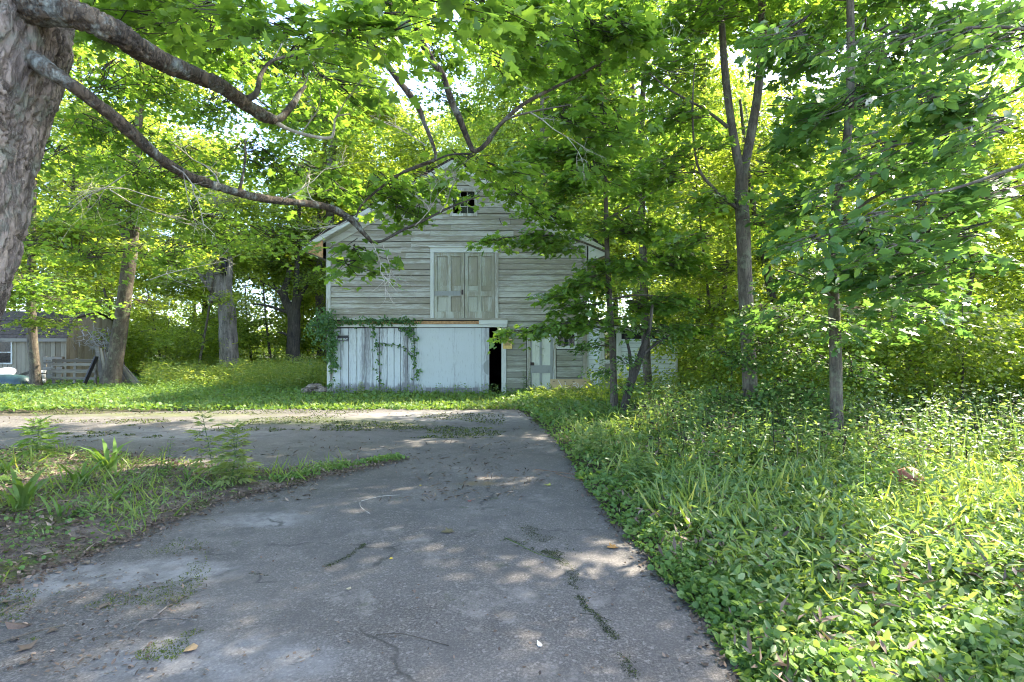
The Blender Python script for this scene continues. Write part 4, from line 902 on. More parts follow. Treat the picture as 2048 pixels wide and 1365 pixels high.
tree('twisted_shrub_tree', 'short dark twisted tree in front of the white annex', None, [[(1247, 835, 12.0, 16), (1252, 800, 12, 16), (1262, 765, 12, 17), (1275, 730, 12, 15), (1285, 700, 12, 13), (1298, 660, 12, 9), (1305, 610, 12, 5)], [(1262, 765, 12, 11), (1262, 735, 12, 9), (1258, 700, 12, 6), (1250, 670, 12, 4)], [(1280, 715, 12, 7), (1310, 690, 12, 5), (1340, 670, 12.1, 3)]],
     [B(1180, 690, 11.6, .7, .5, .25), B(1290, 660, 12, .8, .6, .3), B(1250, 770, 11.8, .5, .4, .2), B(1330, 680, 12.1, .6, .5, .2), B(1215, 740, 11.8, .5, .4, .2), B(1240, 720, 11.8, .5, .4, .2)], 'oval', .095, L_GC, B_DARK, 16, 1.5, 10, L=.35)
tree('ash_tree', 'tall two-stemmed tree standing in the weeds right of the barn', None, [[(1507, 885, 9.6, 36), (1503, 830, 9.6, 30), (1497, 700, 9.6, 28), (1490, 560, 9.6, 27), (1486, 450, 9.6, 26), (1483, 385, 9.6, 26), (1484, 350, 9.6, 24)], [(1484, 360, 9.6, 18), (1470, 290, 9.6, 17), (1455, 190, 9.6, 16), (1446, 90, 9.6, 14), (1442, -20, 9.6, 12), (1440, -150, 9.6, 8)], [(1484, 360, 9.6, 18), (1500, 280, 9.6, 18), (1515, 190, 9.6, 18), (1524, 90, 9.6, 17), (1524, -20, 9.6, 14), (1530, -150, 9.6, 10)],
      [(1478, 420, 9.6, 9), (1430, 380, 9.5, 7), (1395, 330, 9.4, 5), (1385, 230, 9.3, 4), (1390, 120, 9.2, 2)], [(1456, 255, 9.6, 8), (1410, 220, 9.5, 5), (1340, 180, 9.4, 4), (1290, 140, 9.3, 2)], [(1520, 150, 9.6, 7), (1580, 80, 9.5, 5), (1640, 40, 9.4, 2)]],
     [B(1400, 40, 9.5, 1.2, .9, .5), B(1330, 120, 9.5, 1.2, .9, .5), B(1570, 60, 9.6, 1.2, .9, .5), B(1600, 200, 9.5, 1.1, .9, .45), B(1340, 230, 9.6, 1.0, .9, .4), B(1400, 300, 9.4, .9, .8, .3), B(1560, 330, 9.4, 1.1, .9, .35), B(1420, 400, 9.5, 1.1, .8, .3), B(1540, 430, 9.6, .8, .7, .3), B(1380, 470, 10, .9, .8, .3), B(1330, 330, 10, 1.0, .9, .4)],
     'maple', .125, L_MAPLE, B_GREY, 12, 1.0, 16, L=.55)
tree('ash_tree', 'dark slanting stem just behind the two-stemmed tree', None, [[(1575, 850, 13.5, 22), (1562, 700, 13.5, 18), (1545, 600, 13.5, 16), (1528, 510, 13.5, 15), (1512, 440, 13.5, 13), (1495, 330, 13.5, 8), (1480, 200, 13.5, 5)], [(1530, 510, 13.5, 8), (1545, 430, 13.5, 7), (1570, 380, 13.5, 4)]],
     [B(1560, 520, 13.5, 1.3, 1, .4), B(1620, 440, 13.5, 1.5, 1, .6), B(1420, 520, 13.8, 1.4, 1, .5), B(1500, 300, 13.5, 1.8, 1.2, .7), B(1430, 620, 14, 1.2, 1, .4)], 'maple5', .13, L_FAR, B_DARK, 13, 1.0, L=.7)
tree('elm_tree', 'pale straight trunk in the weeds hung with dark maple leaves', None, [[(1676, 912, 8.0, 28), (1674, 870, 8.0, 24), (1672, 780, 8.0, 23), (1670, 660, 8.0, 22), (1665, 540, 8.0, 20), (1672, 420, 8.0, 18), (1692, 300, 8.0, 16), (1700, 180, 8.0, 16), (1701, 60, 8.0, 15), (1700, -80, 8.0, 12)], [(1668, 600, 8, 8), (1620, 560, 7.8, 5), (1570, 540, 7.6, 3)], [(1674, 450, 8, 8), (1740, 400, 7.7, 6), (1800, 370, 7.4, 4)]],
     [B(1620, 560, 7.8, .8, .7, .3), B(1560, 620, 8.2, .6, .5, .2), B(1720, 560, 7.5, 1.0, .8, .35), B(1680, 500, 7.2, .9, .7, .35), B(1760, 480, 7.2, .9, .8, .4), B(1620, 400, 7.8, .8, .7, .35), B(1700, 330, 7.6, 1.0, .8, .4), B(1780, 620, 7.6, .8, .7, .2), B(1640, 250, 8, .9, .8, .4), B(1750, 180, 8, 1.0, .8, .4), B(1660, 80, 8.2, 1, .8, .4), B(1660, 640, 8, .6, .5, .2), B(1820, 60, 8.5, 1.1, .9, .5), B(1920, 40, 8.5, 1.1, .9, .5), B(1780, -30, 8.5, 1.2, 1, .5), B(1720, 650, 7.8, .7, .6, .2), B(1600, 480, 8, .7, .6, .3)],
     'maple', .135, L_DEEP, B_GREY, 13, 1.05, 14, L=.5)
tree('oak_tree', 'thick grey trunk standing alone in the sunny brush at far right', None, [[(1832, 815, 17, 36), (1830, 770, 17, 30), (1829, 700, 17, 27), (1832, 620, 17, 26), (1836, 540, 17, 24), (1838, 430, 17, 20), (1840, 300, 17, 16), (1846, 120, 17, 10)], [(1834, 600, 17, 10), (1870, 560, 17, 8), (1905, 500, 17, 6), (1930, 420, 17, 4)]],
     [B(1900, 560, 17, 2.2, 1.5, .6), B(1960, 450, 17, 2.4, 1.6, 1), B(1800, 420, 17, 2, 1.5, .8), B(1850, 250, 17, 3, 2, 1.3), B(1980, 620, 16, 1.6, 1.3, .4), B(1990, 300, 17, 2, 1.6, 1)], 'maple5', .15, L_FAR, B_DARK, 14, .8, 14, L=.8)
tree('leaning_sapling', 'thin pale stem leaning diagonally before the thick grey trunk', None, [[(1745, 830, 11, 8), (1762, 680, 11, 9), (1790, 630, 11, 9), (1822, 585, 11, 8), (1845, 520, 11, 7), (1858, 440, 11, 5), (1880, 330, 11, 3)]],
     [B(1860, 600, 10.5, 1.0, .9, .25), B(1820, 480, 10.6, 1.2, 1, .4), B(1900, 420, 10.8, 1.2, 1, .45), B(1800, 560, 10.4, .9, .8, .25)], 'maple', .13, L_MAPLE, B_GREY, 12, 1.0, 8, L=.5)
tree('sapling', 'short dark sapling stem left of the thick grey trunk', None, [[(1775, 815, 15, 12), (1770, 760, 15, 10), (1768, 710, 15, 9), (1765, 650, 15, 7), (1760, 600, 15, 5)]], [B(1760, 620, 15, .9, .8, .3)], 'maple5', .12, L_FAR, B_DARK, 12, 1.0, 8, L=.5)
tree('crooked_sapling', 'crooked bowed stem in the thicket right of the annex', None, [[(1452, 795, 20, 14), (1432, 740, 20, 13), (1418, 690, 20, 12), (1428, 645, 20, 11), (1442, 610, 20, 10), (1452, 560, 20, 8), (1455, 480, 20, 6)], [(1430, 745, 20, 8), (1440, 715, 20, 7), (1448, 680, 20, 5)]], [B(1430, 560, 20, 1.8, 1.4, .6), B(1390, 470, 20, 2.4, 1.5, 1)], 'maple5', .15, L_FAR, B_DARK, 14, 1.0, 8, L=.7)
tree('orange_sapling', 'sunlit brown sapling just beyond the annex corner', None, [[(1390, 790, 20.5, 12), (1394, 700, 20.5, 11), (1396, 620, 20.5, 9), (1400, 520, 20.5, 7)]], [B(1380, 590, 20.5, 1.6, 1.4, .5)], 'maple5', .14, L_FAR, B_GREY, 14, .9, 8, L=.7)
# overhanging branches at the far right, trunk outside the frame
rt = thing('linden_tree', 'near tree at the right edge hanging broad leaves over the weeds', 'tree', (6.6, 5.2, 0))
rough_tube('trunk', [(6.6, 5.2, -.1), (6.55, 5.2, 2), (6.5, 5.1, 4), (6.3, 5, 7)], [.28, .24, .22, .15], B_GREY, rt, 14, 8, .1, 3)
limb(rt, [(2350, 350, 5.2, 30), (2200, 280, 5.0, 20), (2050, 330, 4.9, 12), (1900, 380, 4.8, 8), (1790, 400, 4.7, 5), (1720, 440, 4.6, 3)], B_GREY, 8, 6)
limb(rt, [(2350, 250, 5.2, 30), (2200, 120, 5.2, 20), (2050, 60, 5.2, 12), (1900, 60, 5.2, 8), (1800, 90, 5.2, 4)], B_GREY, 8, 6)
crown('crown', rt, [B(1700, 430, 4.7, .32, .3, .16), B(1790, 480, 4.6, .35, .35, .14), B(1640, 470, 4.8, .25, .3, .12), B(1850, 380, 4.8, .4, .4, .2), B(1750, 280, 5, .45, .4, .2), B(1850, 180, 5, .5, .5, .25), B(1950, 100, 4.9, .5, .5, .3), B(1760, 60, 5.2, .6, .5, .3), B(1580, 60, 5.6, .5, .5, .25), B(1720, 350, 5, .35, .4, .15), B(1950, 260, 4.9, .4, .4, .25)],
      'oval', .125, L_DEEP, g, 10, 1.5, np.array(W(2200, 250, 5)), B_GREY, .38, .55, .5)
crown('crown', rt, [B(1850, 460, 5.8, .7, .6, .35), B(1950, 380, 5.6, .7, .6, .4), B(1960, 210, 5.6, .8, .6, .45), B(1830, 300, 6.2, .8, .7, .4), B(2000, 50, 5.6, .8, .6, .4), B(1700, 200, 6.6, .8, .7, .4), B(1930, 520, 6.5, .8, .7, .2), B(1800, 560, 6.6, .6, .6, .2)],
      'maple', .14, L_DEEP, g, 13, 1.1, np.array(W(2200, 250, 5)), B_GREY, .5)

# background woods: prototypes then copies
def proto_meshes(seed, H, cb, rad, nsp, per, size, kind, mat, bark, base_r):
    g = np.random.default_rng(seed)
    lean = g.normal(0, .04, 2); zs = np.linspace(-.1, H*.95, 9)
    tp = np.stack([lean[0]*zs + .15*np.sin(zs*.4+seed), lean[1]*zs + .15*np.cos(zs*.35+seed), zs], 1)
    rads = base_r*(1-.85*np.clip(zs/H, 0, 1)); rads[0] *= 1.2
    tv, tf = tube_np(tp, rads, 9)
    trunk = mesh_np('trunk', tv, tf, bark, smooth=True)
    segs = []; C = []; A = []; nl = max(8, nsp//28)
    for k in range(nl):
        z0 = g.uniform(cb, H*.93); a = g.uniform(0, 6.283); f = (z0-cb)/(H-cb); reach = rad*(1.0-.55*f**1.5)*g.uniform(.6, 1.1)*(.65+.35*min(1, f*4))
        p0 = np.array([np.interp(z0, zs, tp[:, 0]), np.interp(z0, zs, tp[:, 1]), z0]); d = np.array([math.cos(a), math.sin(a), 0])
        p1 = p0 + d*reach*.5 + [0, 0, reach*g.uniform(.1, .35)]; p2 = p0 + d*reach + [0, 0, reach*g.uniform(.05, .45)]
        segs.append((np.array([p0, p1, p2]), [base_r*.22, base_r*.12, .015]))
        m_ = nsp//nl
        t = g.uniform(.25, 1.05, m_)[:, None]; c_ = np.where(t < .5, p0 + (p1-p0)*t*2, p1 + (p2-p1)*(t*2-1)) + g.normal(0, 1, (m_, 3))*[rad*.14, rad*.14, rad*.07]
        C.append(c_); A.append(a + g.normal(0, .8, m_))
    C = np.concatenate(C); A = np.concatenate(A)
    parts = leaves(kind, *spray_leaves(C, A, np.full(len(C), 1.0)*g.uniform(.6, 1.3, len(C)), per, size, g, .5, .4, g.normal(0, .12, len(C))))
    V, Fa, vv = parts
    bv, bf = many_tubes(segs, 4)
    return trunk, mesh_np('limbs', bv, bf, bark), mesh_np('crown', V, Fa, mat, vv)
PROTO = [proto_meshes(1, 17, 3.2, 4.3, 1500, 20, .20, 'diamond', L_FAR, B_DARK, .22), proto_meshes(2, 20, 4.5, 4.8, 1700, 20, .20, 'diamond', L_FAR, B_GREY, .26), proto_meshes(3, 14, 2.2, 4.0, 1300, 20, .19, 'diamond', L_FAR, B_DARK, .18),
         proto_meshes(4, 22, 6.0, 4.6, 1500, 20, .20, 'diamond', L_FAR, B_GREY, .25)]
SHRUB = [proto_meshes(11, 3.4, .3, 1.5, 330, 16, .12, 'diamond', L_FAR, B_DARK, .04), proto_meshes(12, 5.0, .8, 1.8, 420, 16, .13, 'diamond', L_FAR, B_DARK, .05), proto_meshes(13, 7.5, 1.4, 2.2, 600, 16, .14, 'maple5', L_FAR, B_GREY, .07)]
def put(proto, x, y, sc, label, group, name='woodland_tree', cat='tree', seed=0):
    t = thing(name, label, cat, (x, y, 0), group); r_ = random.Random(seed*7+int(x*31)+int(y*17)); t.rotation_euler = (0, 0, r_.uniform(0, 6.28)); t.scale = (sc*r_.uniform(.9, 1.1), sc*r_.uniform(.9, 1.1), sc*r_.uniform(.92, 1.08))
    for n_, me in zip(('trunk', 'limbs', 'crown'), proto):
        o = link(n_, me, t)
        if n_ != 'trunk': o['kind'] = 'stuff'
    return t
tr = random.Random(42)
def ok(x, y, pts, d):
    return all((x-a)**2+(y-b)**2 > d*d for a, b in pts)
placed = []
zones = [ # x range, y range, count, min dist, label, group
 ((-40, -22), (29, 42), 6, 5.0, 'woodland tree in the wood behind the small plank shed', 'trees behind the shed'),
 ((-20, -9), (38, 50), 4, 5.0, 'woodland tree in the wood beyond the tall grass left of the barn', 'trees left of the barn'),
 ((-13, 9), (33, 46), 9, 4.6, 'tall woodland tree rising behind the barn roof', 'trees behind the barn'),
 ((6, 17), (31, 44), 5, 4.6, 'woodland tree in the bright thicket behind the annex', 'trees behind the annex'),
 ((22, 44), (32, 46), 6, 5.2, 'woodland tree in the sunny wood at the far right', 'trees at the far right'),
 ((-65, 65), (52, 66), 14, 7.0, 'distant tree closing the back of the wood', 'distant trees behind everything'),
]
for zi, ((xa, xb), (ya, yb), n, md, lab, grp) in enumerate(zones):
    k = 0; tries = 0
    while k < n and tries < 900:
        tries += 1; x = tr.uniform(xa, xb); y = tr.uniform(ya, yb)
        if ok(x, y, placed, md):
            q = tr.randrange(4); placed.append((x, y)); put(PROTO[q], x, y, tr.uniform(.95, 1.25), ['broad ', 'grey-stemmed ', 'low-branched ', 'high-crowned '][q] + lab, grp, 'distant_tree' if zi == 5 else 'woodland_tree', seed=k); k += 1
put(PROTO[1], 1.8, 31.5, 1.1, 'tall broad tree behind the right slope of the barn roof', 'trees behind the barn', 'woodland_tree', seed=6)
# trees out of frame at the sides that throw the dappled shade
for x, y, s_ in [(-15, 12, .8), (-12, 2, .9)]:
    put(PROTO[1], x, y, s_, 'side tree whose crown fills the upper corner above the near foliage', 'trees beside the drive', seed=int(x))
for (x, y, q, sc_, lab) in [(5.6, 15.5, 2, .95, 'bushy young tree between annex corner and crooked sapling'), (7.2, 13.0, 1, 1.0, 'bushy young tree behind the two-stemmed tree'), (9.3, 12.2, 2, 1.0, 'bushy young tree between the pale trunk and the thick grey trunk'), (11.5, 14.5, 2, 1.1, 'bushy young tree behind the thin leaning stem'),
        (4.9, 12.6, 0, .7, 'low leafy bush by the corner of the annex behind the twisted tree'), (10.0, 9.0, 0, .7, 'low leafy young tree nearest the right edge among the flowers'), (6.4, 10.9, 0, .8, 'low leafy young tree between the two-stemmed tree and the pale trunk'), (8.2, 10.2, 0, .75, 'low leafy young tree right of the pale trunk'), (10.4, 10.8, 0, .9, 'low leafy young tree before the thin leaning stem'), (12.6, 11.5, 0, 1.0, 'low leafy young tree at the right frame edge'),
        (13.8, 13.2, 1, 1.15, 'bushy young tree at the right photo edge'), (8.6, 17.5, 2, 1.2, 'bushy young tree deep behind the vine thicket'), (15.5, 17, 2, 1.2, 'bushy young tree beyond the thick grey trunk at far right'), (12.2, 19, 2, 1.3, 'tall bushy young tree behind the thick grey trunk'),
        (-15.2, 26.5, 2, 1.1, 'bushy young tree behind the leaning smooth-barked tree'), (-19.5, 27.5, 2, 1.2, 'bushy young tree over the shed ridge'), (-23, 27, 2, 1.2, 'bushy young tree behind the shed at far left')]:
    put(SHRUB[q], x, y, sc_, lab, 'bushy young trees', 'young_tree', seed=int(x*9))
tree('tall_maple', 'tall maple rising behind the young maple beside the barn roof', None, [[(1300, 830, 14.5, 20), (1292, 700, 14.5, 17), (1286, 500, 14.5, 15), (1282, 300, 14.5, 13), (1290, 100, 14.5, 10), (1300, -150, 14.5, 7)], [(1283, 320, 14.5, 8), (1220, 200, 14.5, 6), (1150, 80, 14.6, 4)]],
     [B(1190, 180, 14.5, 1.7, 1.5, .7), B(1090, 110, 14.8, 1.7, 1.5, .7), B(1290, 80, 14.5, 2, 1.6, .8), B(1350, 250, 14.5, 1.5, 1.3, .6), B(1010, 40, 15, 1.6, 1.5, .6), B(1180, -40, 14.5, 2.2, 2, .8), B(1000, -90, 15, 2, 2, .7), B(1280, 370, 14.8, 1.3, 1.1, .4), B(1230, 290, 14.5, 1.2, 1, .5), B(870, -60, 15, 2, 2, .7), B(1400, 0, 14.5, 1.8, 1.5, .8)],
     'maple5', .15, L_MAPLE, B_GREY, 14, 1.0, 12, L=.7)
szones = [((-28, -12), (29, 36), 12, 2.2, 'leafy bush at the wood edge beyond the shed', 'bushes beyond the shed'), ((-12, -7), (30, 36), 3, 2.0, 'leafy bush in the tall grass left of the barn', 'bushes left of the barn'),
          ((6, 14), (19.5, 27), 9, 2.0, 'leafy bush in the sunlit thicket beside the annex', 'bushes beside the annex'), ((11, 30), (17, 27), 12, 2.2, 'leafy bush in the sunny brush at the right', 'bushes at the right'), ((-45, 45), (36, 50), 22, 3.0, 'low bush deep in the wood', 'bushes deep in the wood')]
sp_l = []
for zi, ((xa, xb), (ya, yb), n, md, lab, grp) in enumerate(szones):
    k = 0; tries = 0
    while k < n and tries < 500:
        tries += 1; x = tr.uniform(xa, xb); y = tr.uniform(ya, yb)
        if ok(x, y, sp_l, md) and not (XL-1 < x < XR+1 and y < 29):
            q = tr.randrange(3); sp_l.append((x, y)); put(SHRUB[q], x, y, tr.uniform(.75, 1.2), ['small ', 'mid-sized ', 'tall '][q] + lab, grp, 'bush', 'bush', seed=k); k += 1

crown('crown', rt, [((5.9, 6.5, 8.0), 1.7, 1.5, .9), ((3.6, 6.6, 8.0), 2.0, 1.8, 1.0), ((5.0, 8.4, 8.3), 2.0, 1.9, 1.1), ((3.4, 9.5, 9), 2.0, 2.0, 1.2), ((5.2, 11.5, 9.2), 2.2, 2.0, 1.2), ((7.0, 9.4, 8.6), 1.5, 1.5, 1.0), ((7.6, 12.6, 9.5), 2.2, 2.0, 1.2), ((1.6, 7.5, 9.4), 1.8, 1.8, .9), ((2.8, 13.5, 10), 1.8, 1.8, 1.0)], 'maple5', .17, L_MAPLE, g, 16, 1.15, np.array([6.5, 5.1, 7]), B_GREY, .8, twigs=False)  # unseen canopy added above the view, shaped to shade the drive
# viney shrub round the two-stemmed tree
vs_ = thing('vine_thicket', 'tangled small-leaved vine climbing between the two right trunks', 'vine', (3.9, 9.0, 0))
crown('foliage', vs_, [B(1520, 690, 9.0, .45, .4, .25), B(1580, 700, 8.8, .55, .45, .25), B(1640, 720, 8.6, .45, .4, .3), B(1560, 770, 8.8, .5, .4, .3), B(1480, 720, 9.2, .35, .35, .2), B(1610, 790, 8.6, .45, .4, .25), B(1500, 800, 9, .3, .3, .3), B(1450, 700, 9.3, .35, .35, .15), B(1700, 740, 8.4, .45, .4, .3), B(1440, 790, 9.2, .4, .3, .25), B(1530, 620, 9.2, .5, .4, .25), B(1625, 640, 8.6, .5, .4, .2), B(1570, 840, 8.8, .6, .4, .2), B(1480, 640, 9.3, .3, .3, .3)], 'round', .065, L_GC, g, 16, 4.2, None, B_DARK, .28, .6, .5)
# creeper on the barn
cr = thing('creeper_vine', 'creeper vine hanging over the left corner of the barn doors', 'vine', (bx(670), BY0-.1, 2.0))
P = []; segs = []
def on_wall(px, py, sx, sz, n, dy=.12):
    for _ in range(n): P.append((bx(px)+g.normal(0, sx), BY0-.16-abs(g.normal(0, dy)), bz(py)+g.normal(0, sz)))
on_wall(664, 650, .16, .18, 90, .12); on_wall(668, 690, .12, .25, 90, .1); on_wall(652, 640, .14, .2, 60); on_wall(672, 725, .08, .12, 25, .06); on_wall(640, 665, .18, .25, 60, .2)
for px in range(690, 835, 5): on_wall(px, 643, .05, .05, 4, .04)
def strand(pts, n):
    q = [Vector((bx(a), BY0-.11, bz(b))) for a, b in pts]; A_, r_ = smooth_path(q, [.006]*len(q), 4); segs.append((A_, r_))
    for t in np.linspace(0, 1, n): i = min(int(t*(len(A_)-1)), len(A_)-1); P.append(tuple(A_[i] + g.normal(0, .03, 3)*[1.6, .3, 1.2] + [0, -.03, 0]))
strand([(748, 655), (752, 680), (757, 700), (760, 735), (762, 765)], 24); strand([(820, 655), (829, 670), (830, 700), (832, 730), (834, 760)], 44); strand([(806, 655), (812, 662), (824, 672)], 14); strand([(758, 686), (790, 690), (815, 700), (828, 712)], 12); strand([(663, 690), (665, 730), (664, 780)], 26); strand([(655, 650), (700, 645), (770, 643), (840, 648)], 30)
Pn = np.array(P); n = len(Pn); D = g.normal(0, .6, (n, 3)); D[:, 2] -= .7; D[:, 1] -= .3; Nn = np.array([0, -1., .5]) + g.normal(0, .4, (n, 3))
Pn = np.repeat(Pn, 3, 0) + g.normal(0, .035, (n*3, 3)); D = np.repeat(D, 3, 0) + g.normal(0, .6, (n*3, 3)); Nn = np.repeat(Nn, 3, 0); Pn[:, 1] = np.minimum(Pn[:, 1], BY0-.11)
V, Fa, vv = leaves('oval', Pn, D, Nn, .10*g.uniform(.7, 1.2, n*3), .35+g.normal(0, .18, n*3)); o = link('foliage', mesh_np('foliage', V-np.array(wloc(cr)), Fa, L_DEEP, vv), cr); o['kind'] = 'stuff'
for q in segs: V, Fq = many_tubes([q], 4); link('stem', mesh_np('stem', V-np.array(wloc(cr)), Fq, B_GREY), cr)

# ================================================================ GROUND PLANTS
def scatter_px(n, x0, x1, y0, y1, g):          # even density over the seen area: sample in view angle, keep on the ground
    px = g.uniform(x0, x1, n); py = g.uniform(y0, y1, n); Y = F*CAMH/(py-HOR); return (px-1024)/F*Y, Y
def plantmass(name, label, kind, XYZ, size, mat, g, up=.8, spread=.8, flat=.5, cat='plants', vmean=.42, vs=.18):
    n = len(XYZ); D = g.normal(0, spread, (n, 3)); D[:, 2] = np.abs(D[:, 2])*.4 + up; Nn = g.normal(0, flat, (n, 3)) + (np.array([0, 0, 1.]) if up < .5 else np.array([0, -.6, .5]))
    V, Fa, vv = leaves(kind, XYZ, D, Nn, size, vmean + g.normal(0, vs, n)); o = link(name, mesh_np(name, V, Fa, mat, vv)); return tag(o, label, cat, None, 'stuff')
def nz(x, y, f, s=0): return np.array([mnoise.noise(Vector((a*f, b*f, s))) for a, b in zip(x, y)])
g = np.random.default_rng(77)
# right hand leaf carpet (density per square metre falls with distance)
def field(n, ymin, ymax, xmin_off, xmax, pw=1.0, g=g):
    # y distribution ~ 1/y^pw
    u = g.uniform(0, 1, n)
    y = (ymin**(1-pw) + u*(ymax**(1-pw)-ymin**(1-pw)))**(1/(1-pw)) if pw != 1 else ymin*(ymax/ymin)**u
    ex = edge_x(y) + xmin_off; xm = np.minimum(xmax, 1.02*y + 1.2)
    x = ex + g.uniform(0, 1, n)**.9*(xm-ex); return x, y
x, y = field(150000, 2.0, 11, -.03, 14, 1.4)
h0 = .12 + .13*nz(x, y, 1.0) + .09*nz(x, y, 3.2)
ex = edge_x(y); h0 = h0*np.clip((x-ex)/.25+.25, .2, 1.0) + .03
z = g.uniform(.25, 1.0, len(x))**.6*np.maximum(h0, .03)
siz = (.016 + .032*g.uniform(0, 1, len(x))**2)*(.8+.5*np.clip(nz(x, y, 1.3, 6)+.4, 0, 1))*(1+.06*y)
plantmass('ground_cover', 'low green leafy ground cover spreading right of the driveway', 'round', np.stack([x, y, z], 1), siz, L_GC, g, .15, .9, .65, 'ground cover', .55, .26)
x, y = field(15000, 3.2, 13, .25, 16, .5); k = nz(x, y, .9, 12) + .25*nz(x, y, 4, 2) > .18 - .12*np.clip(x-3, 0, 1); x, y = x[k], y[k]; z = np.abs(g.normal(.06, .05, len(x)))
plantmass('grass', 'arching grass blades among the right-hand ground cover', 'blade', np.stack([x, y, z], 1), g.uniform(.12, .26, len(x))*(1+.02*y), L_GRASS, g, 1.0, .75, .5, 'grass', .5)
x, y = field(12000, 3.4, 13, .3, 15, .8); z = g.uniform(.08, .30, len(x))
xd, yd = field(5200, 2.0, 12, .0, 14, 1.2); kd = nz(xd, yd, 1.4, 22) > -.05; xd, yd = xd[kd], yd[kd]
plantmass('dead_leaves', 'brown dead leaves and stalks caught in the right-hand weeds', 'narrow', np.stack([xd, yd, g.uniform(.04, .22, len(xd))], 1), g.uniform(.03, .12, len(xd)), L_DRY, g, .4, 1.0, .5, 'dead leaves', .55, .25)
xs2, ys2 = field(2800, 4.4, 12, .3, 14, .7); ks = nz(xs2, ys2, .8, 31) > .05; xs2, ys2 = xs2[ks], ys2[ks]
plantmass('tall_grass', 'long arching grass standing in clumps in the right-hand verge', 'blade', np.stack([xs2, ys2, np.full(len(xs2), .03)], 1), g.uniform(.25, .48, len(xs2)), L_GRASS, g, 1.0, .55, .5, 'grass', .6, .2)
xo, yo = field(9000, 2.1, 12, .1, 14, 1.1); plantmass('weeds', 'pointed oval-leaved weeds mixed through the right-hand ground cover', 'oval', np.stack([xo, yo, g.uniform(.10, .24, len(xo))], 1), g.uniform(.025, .065, len(xo))*(1+.02*yo), L_WEED, g, .3, 1.0, .5, 'weeds', .5, .3)
plantmass('weeds', 'narrow-leaved weeds standing over the right-hand ground cover', 'narrow', np.stack([x, y, z], 1), g.uniform(.06, .12, len(x))*(1+.03*y), L_WEED, g, .3, .9, .5, 'weeds', .45)
# taller brush farther back: stalks with leaves
def brush(name, label, n, xr, yr, hr, leaf, lsz, mat, per, g, test=None, stem=True, cat='weeds', spread=.09, vmean=.42, stemmat=None, narrow=False):
    x = g.uniform(*xr, n); y = g.uniform(*yr, n)
    if test is not None: k = test(x, y); x, y = x[k], y[k]; n = len(x)
    hh = g.uniform(*hr, n)*(1+.5*nz(x, y, .5, 3)); lx = g.normal(0, .12, n); ly = g.normal(0, .12, n)
    t = g.uniform(.12, 1, (n, per)); P = np.stack([x[:, None]+lx[:, None]*t*hh[:, None]+g.normal(0, spread, (n, per)), y[:, None]+ly[:, None]*t*hh[:, None]+g.normal(0, spread, (n, per)), t*hh[:, None]], -1).reshape(-1, 3)
    D = np.stack([g.normal(0, 1, n*per), g.normal(0, 1, n*per), g.normal(.25, .35, n*per)], 1); Nn = np.array([0, 0, 1.]) + g.normal(0, .5, (n*per, 3))
    V, Fa, vv = leaves(leaf, P, D, Nn, lsz*g.uniform(.6, 1.2, n*per), vmean + np.repeat(g.normal(0, .12, n), per) + g.normal(0, .12, n*per))
    if stem:
        sD = np.stack([lx, ly, np.ones(n)], 1); sV, sF, sv = leaves('blade', np.stack([x, y, np.zeros(n)], 1), sD, g.normal(0, 1, (n, 3)), hh, np.full(n, .35)); sV2 = sV.reshape(n, -1, 3); base = np.stack([x, y, np.zeros(n)], 1)[:, None]+ (sD*0)[:, None]
        ax = base + sD[:, None]/np.linalg.norm(sD, axis=1)[:, None, None]*((sV2-base)@np.eye(3))[..., 2:3]; sV = (ax + (sV2-ax)*.28).reshape(-1, 3)
        V, Fa, vv = join([(V, Fa, vv), (sV, sF, sv)])
    o = link(name, mesh_np(name, V, Fa, mat, vv)); return tag(o, label, cat, None, 'stuff')
right = lambda x, y: (x > edge_x(y)+.5) & (x < 1.02*y+2)
brush('weeds', 'waist-high tangled weeds around the right-hand trunks', 2300, (1.6, 12), (6.6, 12.5), (.35, .95), 'oval', .075, L_WEED, 16, g, lambda x, y: (x > edge_x(y)+1.0+.12*(12-y)) & (x < 1.02*y+2) & (x > .25*y-.2), True)
brush('tall_weeds', 'bushy leafy weeds rising in clumps toward the right-hand trees', 700, (1.9, 10), (4.6, 9.5), (.3, .6), 'oval', .06, L_GC, 26, g, lambda x, y: (x > edge_x(y)+.7) & (x < y+1.2) & (nz(x, y, .9, 41) > .05), True, 'weeds', .07, .55)
brush('undergrowth', 'sunlit leafy undergrowth between the annex and the far right', 3600, (2.2, 26), (12.5, 24), (.4, 1.1), 'diamond', .12, L_FAR, 15, g, lambda x, y: ~((x < AX1+.3) & (y > 16.6)))
brush('dry_weeds', 'brown drying weeds tangled among the right-hand trunks', 420, (1.6, 13), (6.4, 12.5), (.3, .8), 'narrow', .09, L_DRY, 12, g, lambda x, y: (x > .24*y) & (x < 1.0*y+1), True, 'weeds', .07, .6)
brush('dead_stalks', 'blackened dead stalks standing in the right-hand weeds', 420, (1.8, 13), (6.5, 13.5), (.4, .85), 'narrow', .10, L_DEAD, 9, g, lambda x, y: (x > .22*y) & (x < 1.0*y+1), True, 'weeds', .035, .3)
brush('fleabane', 'white fleabane flowers scattered in the brush at the right', 330, (4.5, 12), (6.2, 11.5), (.75, 1.0), 'round', .026, L_WHITE, 12, g, lambda x, y: (x > .62*y) & (x < 1.02*y), False, 'flowers', .05, .6)
